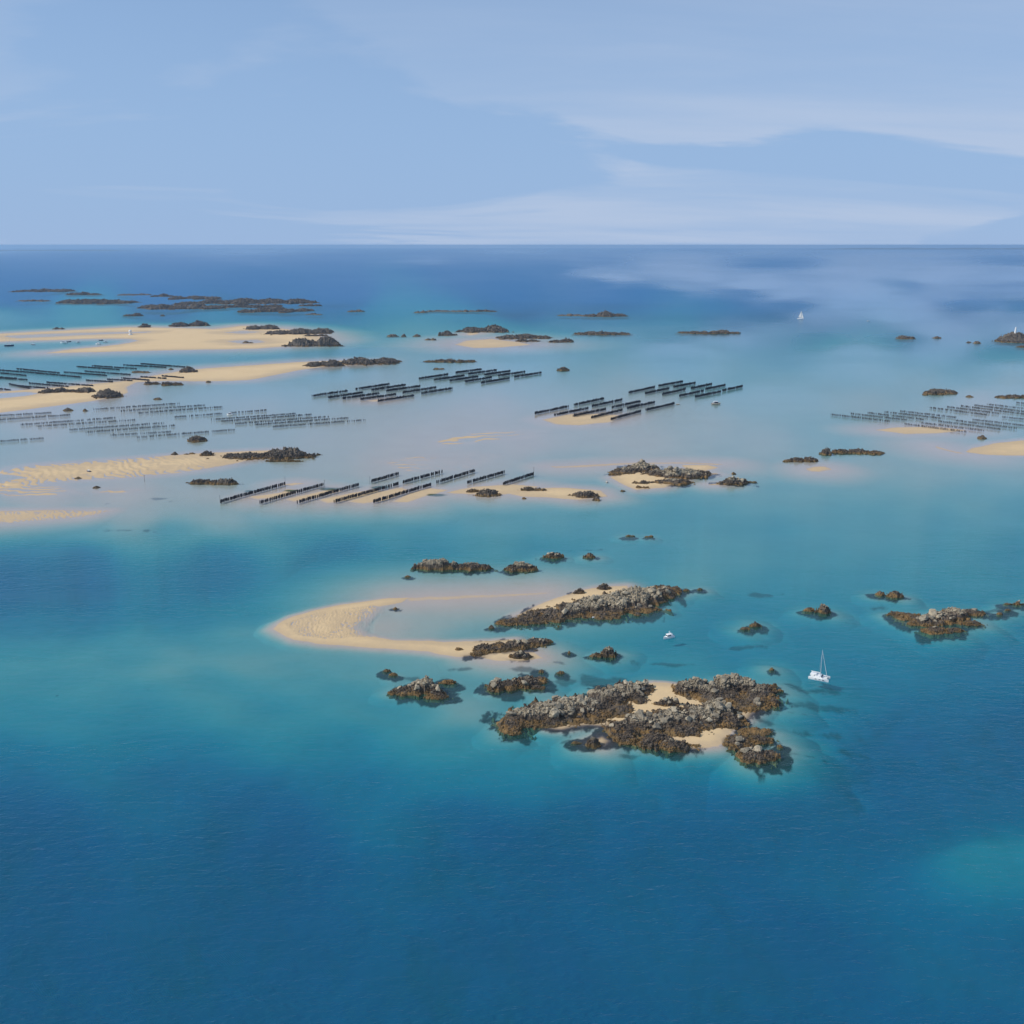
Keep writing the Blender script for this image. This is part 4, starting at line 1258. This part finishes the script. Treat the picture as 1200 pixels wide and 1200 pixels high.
def sailing_catamaran(loc, rz, label):
    r = empty('sailing_catamaran', loc, rz); tag(r, label, 'catamaran', 'boats afloat')
    for s in (-1, 1):
        bm = bmesh.new(); loft(bm, hull_sections(12.6, 1.75, 1.55, .5, .12, s * 2.75)); h = bm_obj('hull', bm, M['gelcoat'], r)
        for wx in (-2.2, .2, 2.4):
            b2 = bmesh.new(); block(b2, wx, wx + 1.1, s * 2.75 - .92, s * 2.75 + .92, .95, 1.22)
            bm_obj('porthole', b2, M['glass'], h)
    bm = bmesh.new(); block(bm, -5.2, 2.6, -2.2, 2.2, .85, 1.62); bm_obj('bridge_deck', bm, M['gelcoat'], r)
    bm = bmesh.new(); block(bm, -2.6, 2.4, -2.3, 2.3, 1.66, 2.85, .12, 1.5); c = bm_obj('cabin', bm, M['gelcoat'], r)
    bm = bmesh.new(); block(bm, -2.2, 2.08, -2.22, 2.22, 2.05, 2.5, .02, .5); bm_obj('window_band', bm, M['glass'], c)
    bm = bmesh.new(); block(bm, -5.3, -1.6, -2.3, 2.3, 3.45, 3.62, .1); t = bm_obj('cockpit_roof', bm, M['gelcoat'], r)
    for px, py in ((-5.0, -2), (-5.0, 2), (-2.2, -2), (-2.2, 2)):
        bm = bmesh.new(); tube(bm, (px, py, 1.65), (px, py, 3.45), .06); bm_obj('roof_post', bm, M['alu'], t)
    bm = bmesh.new(); tube(bm, (4.9, -2.7, 1.5), (4.9, 2.7, 1.5), .12); bm_obj('crossbeam', bm, M['alu'], r)
    bm = bmesh.new(); block(bm, 2.62, 4.75, -1.9, 1.9, 1.42, 1.46); bm_obj('trampoline', bm, M['canvas'], r)
    bm = bmesh.new(); tube(bm, (.6, 0, 2.8), (.5, 0, 20.2), .17, .13); m_ = bm_obj('mast', bm, M['alu'], r)
    for z, w in ((9.2, 1.5), (14.6, 1.1)):
        bm = bmesh.new(); tube(bm, (.5, -w, z), (.5, w, z), .06); bm_obj('spreader', bm, M['alu'], m_)
    bm = bmesh.new(); tube(bm, (4.9, 0, 1.6), (.55, 0, 19.4), .19, .10); bm_obj('furled_jib', bm, M['canvas'], r)
    bm = bmesh.new(); tube(bm, (.3, 0, 4.3), (-5.4, 0, 4.5), .28, .2); bm_obj('boom', bm, M['canvas'], r)
    for s in (-1, 1):
        bm = bmesh.new(); tube(bm, (-.6, s * 3.3, 1.6), (.5, 0, 18.8), .03); bm_obj('shroud', bm, M['alu'], r)
    bm = bmesh.new()
    for x in np.arange(-5.5, 5.6, 1.6):
        for s in (-1, 1):
            tube(bm, (x, s * 3.4, 1.5), (x, s * 3.4, 2.3), .025, n=4)
    for s in (-1, 1):
        tube(bm, (-5.5, s * 3.4, 2.28), (5.7, s * 3.3, 2.35), .02, n=4)
    bm_obj('guard_rail', bm, M['alu'], r)['kind'] = 'stuff'
    return r


def motorboat(loc, rz, label, L=8.6, hullmat='gelcoat', cabmat='gelcoat', mast=True):
    r = empty('motorboat', loc, rz); tag(r, label, 'motorboat', 'boats afloat')
    B = L * .36
    bm = bmesh.new(); loft(bm, hull_sections(L, B, 1.25 * L / 8.6, .5, .28)); h = bm_obj('hull', bm, M[hullmat], r)
    k = L / 8.6
    bm = bmesh.new(); block(bm, -L * .47, L * .2, -B * .52, B * .52, 1.18 * k, 1.5 * k, .05); bm_obj('coaming', bm, M[hullmat], r)
    bm = bmesh.new(); block(bm, -1.5 * k, 2.0 * k, -B * .36, B * .36, 1.5 * k, 2.9 * k, .12 * k, .5 * k); c = bm_obj('cabin', bm, M[cabmat], r)
    bm = bmesh.new(); block(bm, -1.2 * k, 1.92 * k, -B * .372, B * .372, 2.05 * k, 2.6 * k, .1 * k, .15 * k); bm_obj('window_band', bm, M['glass'], c)
    bm = bmesh.new(); block(bm, -2.6 * k, 1.6 * k, -B * .42, B * .42, 2.92 * k, 3.15 * k, .08 * k); bm_obj('cabin_roof', bm, M['gelcoat'], r)
    for s in (-1, 1):
        bm = bmesh.new(); tube(bm, (-2.4 * k, s * B * .38, 1.3 * k), (-2.4 * k, s * B * .38, 2.94 * k), .05 * k); bm_obj('roof_post', bm, M['alu'], r)
    if mast:
        bm = bmesh.new(); tube(bm, (-.4 * k, 0, 3.1 * k), (-.5 * k, 0, 5.6 * k), .11 * k, .06 * k); a = bm_obj('mast', bm, M['gelcoat'], r)
        bm = bmesh.new(); block(bm, -.75 * k, -.2 * k, -.5 * k, .5 * k, 4.4 * k, 4.56 * k); bm_obj('radar_bar', bm, M['gelcoat'], a)
    bm = bmesh.new(); block(bm, -L * .53, -L * .49, -.35 * k, .35 * k, .2 * k, 1.6 * k, .05 * k); bm_obj('outboard_engine', bm, M['navy'], r)
    return r


def sail_yacht(loc, rz, label, k=1.0, sails=False, hullmat='gelcoat', masts=1):
    r = empty('sailing_yacht', loc, rz); tag(r, label, 'yacht', 'boats afloat')
    L, B = 11 * k, 3.6 * k
    bm = bmesh.new(); loft(bm, hull_sections(L, B, 1.3 * k, .9 * k, .2)); bm_obj('hull', bm, M[hullmat], r)
    bm = bmesh.new(); block(bm, -2.5 * k, 2.6 * k, -1.2 * k, 1.2 * k, 1.25 * k, 2.0 * k, .15 * k, .9 * k); c = bm_obj('cabin', bm, M['gelcoat'], r)
    bm = bmesh.new(); block(bm, -2.0 * k, 1.8 * k, -1.16 * k, 1.16 * k, 1.5 * k, 1.75 * k); bm_obj('window_band', bm, M['glass'], c)
    for i in range(masts):
        mx = (.8 - 3.6 * i) * k; mh = (14.5 - 4 * i) * k
        bm = bmesh.new(); tube(bm, (mx, 0, 1.4 * k), (mx, 0, mh), .16 * k, .1 * k); bm_obj('mast', bm, M['alu'], r)
        bm = bmesh.new(); tube(bm, (mx, 0, 2.6 * k), (mx - 3.6 * k, 0, 2.7 * k), .2 * k, .14 * k); bm_obj('boom', bm, M['canvas'], r)
    if sails:
        for nm, pts, bel in (('mainsail', [(.7, 2.9), (-3.9, 3.0), (.7, 14.2)], .55), ('jib', [(5.2, 1.6), (.9, 2.2), (.95, 13.4)], .5)):
            bm = bmesh.new()
            A_, B_, C_ = [Vector((x * k, 0, z * k)) for x, z in pts]
            n = 8; g = []
            for i in range(n + 1):
                row = []
                for j in range(n + 1 - i):
                    w1, w2 = j / n, i / n; w0 = 1 - w1 - w2
                    p = A_ * w0 + B_ * w1 + C_ * w2
                    p.y = bel * k * 4 * (w0 * w1 + w1 * w2 + w0 * w2) * .8
                    row.append(bm.verts.new(p))
                g.append(row)
            for i in range(n):
                for j in range(n - i):
                    bm.faces.new((g[i][j], g[i][j + 1], g[i + 1][j]))
                    if j < n - i - 1:
                        bm.faces.new((g[i][j + 1], g[i + 1][j + 1], g[i + 1][j]))
            o = bm_obj(nm, bm, M['canvas'], r, smooth=True)
            sm = o.modifiers.new('thickness', 'SOLIDIFY'); sm.thickness = .06 * k
    return r


def dinghy(loc, rz, label, L=4.0, mat='gelcoat'):
    r = empty('dinghy', loc, rz); tag(r, label, 'dinghy', 'boats afloat')
    k = L / 4
    bm = bmesh.new(); loft(bm, hull_sections(L, 1.7 * k, .6 * k, .25 * k, .25)); bm_obj('hull', bm, M[mat], r)
    bm = bmesh.new(); block(bm, -1.5 * k, 1.0 * k, -.6 * k, .6 * k, .60 * k, .72 * k, .08 * k); bm_obj('gunwale', bm, M['canvas'], r)
    bm = bmesh.new(); block(bm, -.3 * k, .1 * k, -.6 * k, .6 * k, .73 * k, .82 * k); bm_obj('thwart', bm, M['wood'], r)
    bm = bmesh.new(); block(bm, -2.2 * k, -1.95 * k, -.2 * k, .2 * k, 0, 1.0 * k, .03); bm_obj('outboard_engine', bm, M['navy'], r)
    return r


sailing_catamaran(at(960, 795.5), math.radians(-28), 'white sailing catamaran with bare mast at anchor east of the front islet')
motorboat(at(783.5, 748), math.radians(-152), 'white cabin motorboat anchored below the long ridged islet', 9.0)
motorboat(at(839, 474), math.radians(4), 'buff and navy workboat lying beside the eastern stake clusters', 15.5, 'tan', 'navy', False)
motorboat(at(269.5, 486.5), math.radians(172), 'white and dark workboat among the left stake rows', 10.5, 'gelcoat', 'navy', False)
motorboat(at(104, 553), math.radians(150), 'small dark blue boat aground on the ridged sandbank', 7.0, 'navy', 'gelcoat', False)
sail_yacht(at(938, 374), math.radians(-32), 'white yacht under full sail far out on the calm water', 2.2, True)
dinghy(at(1017.5, 376.5), math.radians(20), 'tiny white boat on the calm water east of the sailing yacht', 11)
dinghy(at(696.5, 723.5), math.radians(30), 'small white dinghy drawn up at the foot of the ridged islet', 3.8)
dinghy(at(711, 565), math.radians(100), 'small pale boat in the shallows beside the twin-humped islet', 5.0, 'tan')
dinghy(at(794.5, 474), math.radians(10), 'small pale skiff off the end of the eastern stake clusters', 7.0, 'tan')
sail_yacht(at(11, 405.5), math.radians(8), 'dark two-masted yacht moored in the lagoon of the far sandbank', 2.2, False, 'navy', 2)
sail_yacht(at(38.5, 404), math.radians(170), 'grey single-masted yacht moored in the lagoon, second from the west', 1.35, False, 'grey_hull', 1)
motorboat(at(75, 402.5), math.radians(186), 'pale motor cruiser moored in the lagoon, third from the west', 19, 'gelcoat', 'gelcoat', False)
dinghy(at(81, 400.6), math.radians(30), 'dark tender beside the pale motor cruiser in the lagoon', 11, 'navy')
motorboat(at(92, 402), math.radians(10), 'pale small motorboat in the middle of the lagoon', 13, 'gelcoat', 'navy', False)
motorboat(at(115, 403.6), math.radians(175), 'pale motorboat near the lower shore of the lagoon', 14, 'gelcoat', 'gelcoat', False)
motorboat(at(124, 401.4), math.radians(15), 'pale motorboat near the inner end of the lagoon', 13, 'gelcoat', 'gelcoat', False)
dinghy(at(118.5, 399), math.radians(5), 'dark boat close under the upper shore of the lagoon', 12, 'navy')


def lathe(bm, prof, n=16):
    loft(bm, [[(r * math.cos(2 * math.pi * k / n), r * math.sin(2 * math.pi * k / n), z) for k in range(n)] for r, z in prof])


p = at(1188.5, 399.5)
bt = empty('beacon_tower', (p.x, p.y, 21.5)); tag(bt, 'slender white beacon tower on top of the rounded dark islet', 'beacon')
bm = bmesh.new(); lathe(bm, [(3.2, -6), (3.1, 0), (2.3, 11), (2.1, 14)]); bm_obj('tower', bm, M['whitewash'], bt)
bm = bmesh.new(); lathe(bm, [(2.7, 14.02), (2.9, 14.6), (2.7, 15)]); bm_obj('gallery', bm, M['whitewash'], bt)
bm = bmesh.new(); lathe(bm, [(1.4, 15.02), (1.4, 17), (.9, 18.2), (.1, 19)]); bm_obj('lantern', bm, M['whitewash'], bt)
p = at(153, 392.6)
dm = empty('daymark', (p.x, p.y, 0)); tag(dm, 'squat white daymark pillar on the far sandbank above the lagoon', 'daymark')
bm = bmesh.new(); lathe(bm, [(6.0, -1.5), (6.0, 2.5), (4.6, 3.0)]); bm_obj('plinth', bm, M['whitewash'], dm)
bm = bmesh.new(); lathe(bm, [(3.4, 3.02), (4.6, 7.5), (4.6, 13), (3.2, 15.0), (.4, 16)]); bm_obj('pillar', bm, M['whitewash'], dm)

for (u, v, h, lab) in [(334.5, 571, 12, 'tall thin marker pole at the inner end of the westernmost near stake row'), (169.5, 564, 7, 'lone thin pole in the channel below the ridged sandbank'),
                       (625.5, 558, 11, 'tall thin marker pole at the end of the easternmost near stake row'), (433.5, 566.5, 8, 'thin pole beside the short back stake row'),
                       (258, 589, 8, 'thin pole at the seaward end of the westernmost near stake row'), (380.5, 571, 8, 'thin pole at the inner end of the second near stake row')]:
    p = at(u, v)
    b = float(bed_at(p.x, p.y))
    o = empty('marker_pole', (p.x, p.y, b)); tag(o, lab, 'pole', 'marker poles')
    bm = bmesh.new(); tube(bm, (0, 0, -1), (.05, .08, h), .22, .16); bm_obj('pole_shaft', bm, M['wood'], o)
    bm = bmesh.new(); tube(bm, (.05, .08, h + .01), (.05, .08, h + .7), .26, .26); bm_obj('topmark', bm, M['mussel'], o)

# ---------------------------------------------------------------- the coast on the horizon
def coast(u0, u1, y, hgt, seed):
    n = 160
    us = np.linspace(u0, u1, n)
    zc = y * CP + H * SP
    xs = (us - 600) / F * zc
    e = sstep(0, .12, np.linspace(0, 1, n)) * sstep(1, .9, np.linspace(0, 1, n))
    top = hgt * e * (.65 + .5 * fbm(us / 38 + seed, np.full(n, 3.3), 4))
    V, Fq = [], []
    prof = ((0, 0), (500, .8), (1400, 1.0), (2600, .9), (3800, 0))
    for j, (dy, s) in enumerate(prof):
        for i in range(n):
            V.append((xs[i], y + dy, -2 + (top[i] + 2) * s))
    for j in range(len(prof) - 1):
        for i in range(n - 1):
            Fq.append((j * n + i, j * n + i + 1, (j + 1) * n + i + 1, (j + 1) * n + i))
    return mesh_np('distant_coast', np.array(V), np.array(Fq), M['far_land'], True)


struct(link('distant_coast', coast(960, 1500, 60000, 125, 2)))
struct(link('distant_coast', coast(-300, 135, 47000, 40, 9)))

# ---------------------------------------------------------------- the air
bm = bmesh.new()
block(bm, -95000, 95000, -300, YFAR + 1500, -60, H + 3)
hz = NT('sea_air')
pv = hz.node('ShaderNodeVolumePrincipled')
pv.inputs['Color'].default_value = (.42, .68, 1.0, 1)
pv.inputs['Density'].default_value = 2.3e-5
pv.inputs['Anisotropy'].default_value = .2
ho = hz.node('ShaderNodeOutputMaterial'); hz.l.new(pv.outputs[0], ho.inputs['Volume'])
struct(bm_obj('haze', bm, hz.m), 'stuff')
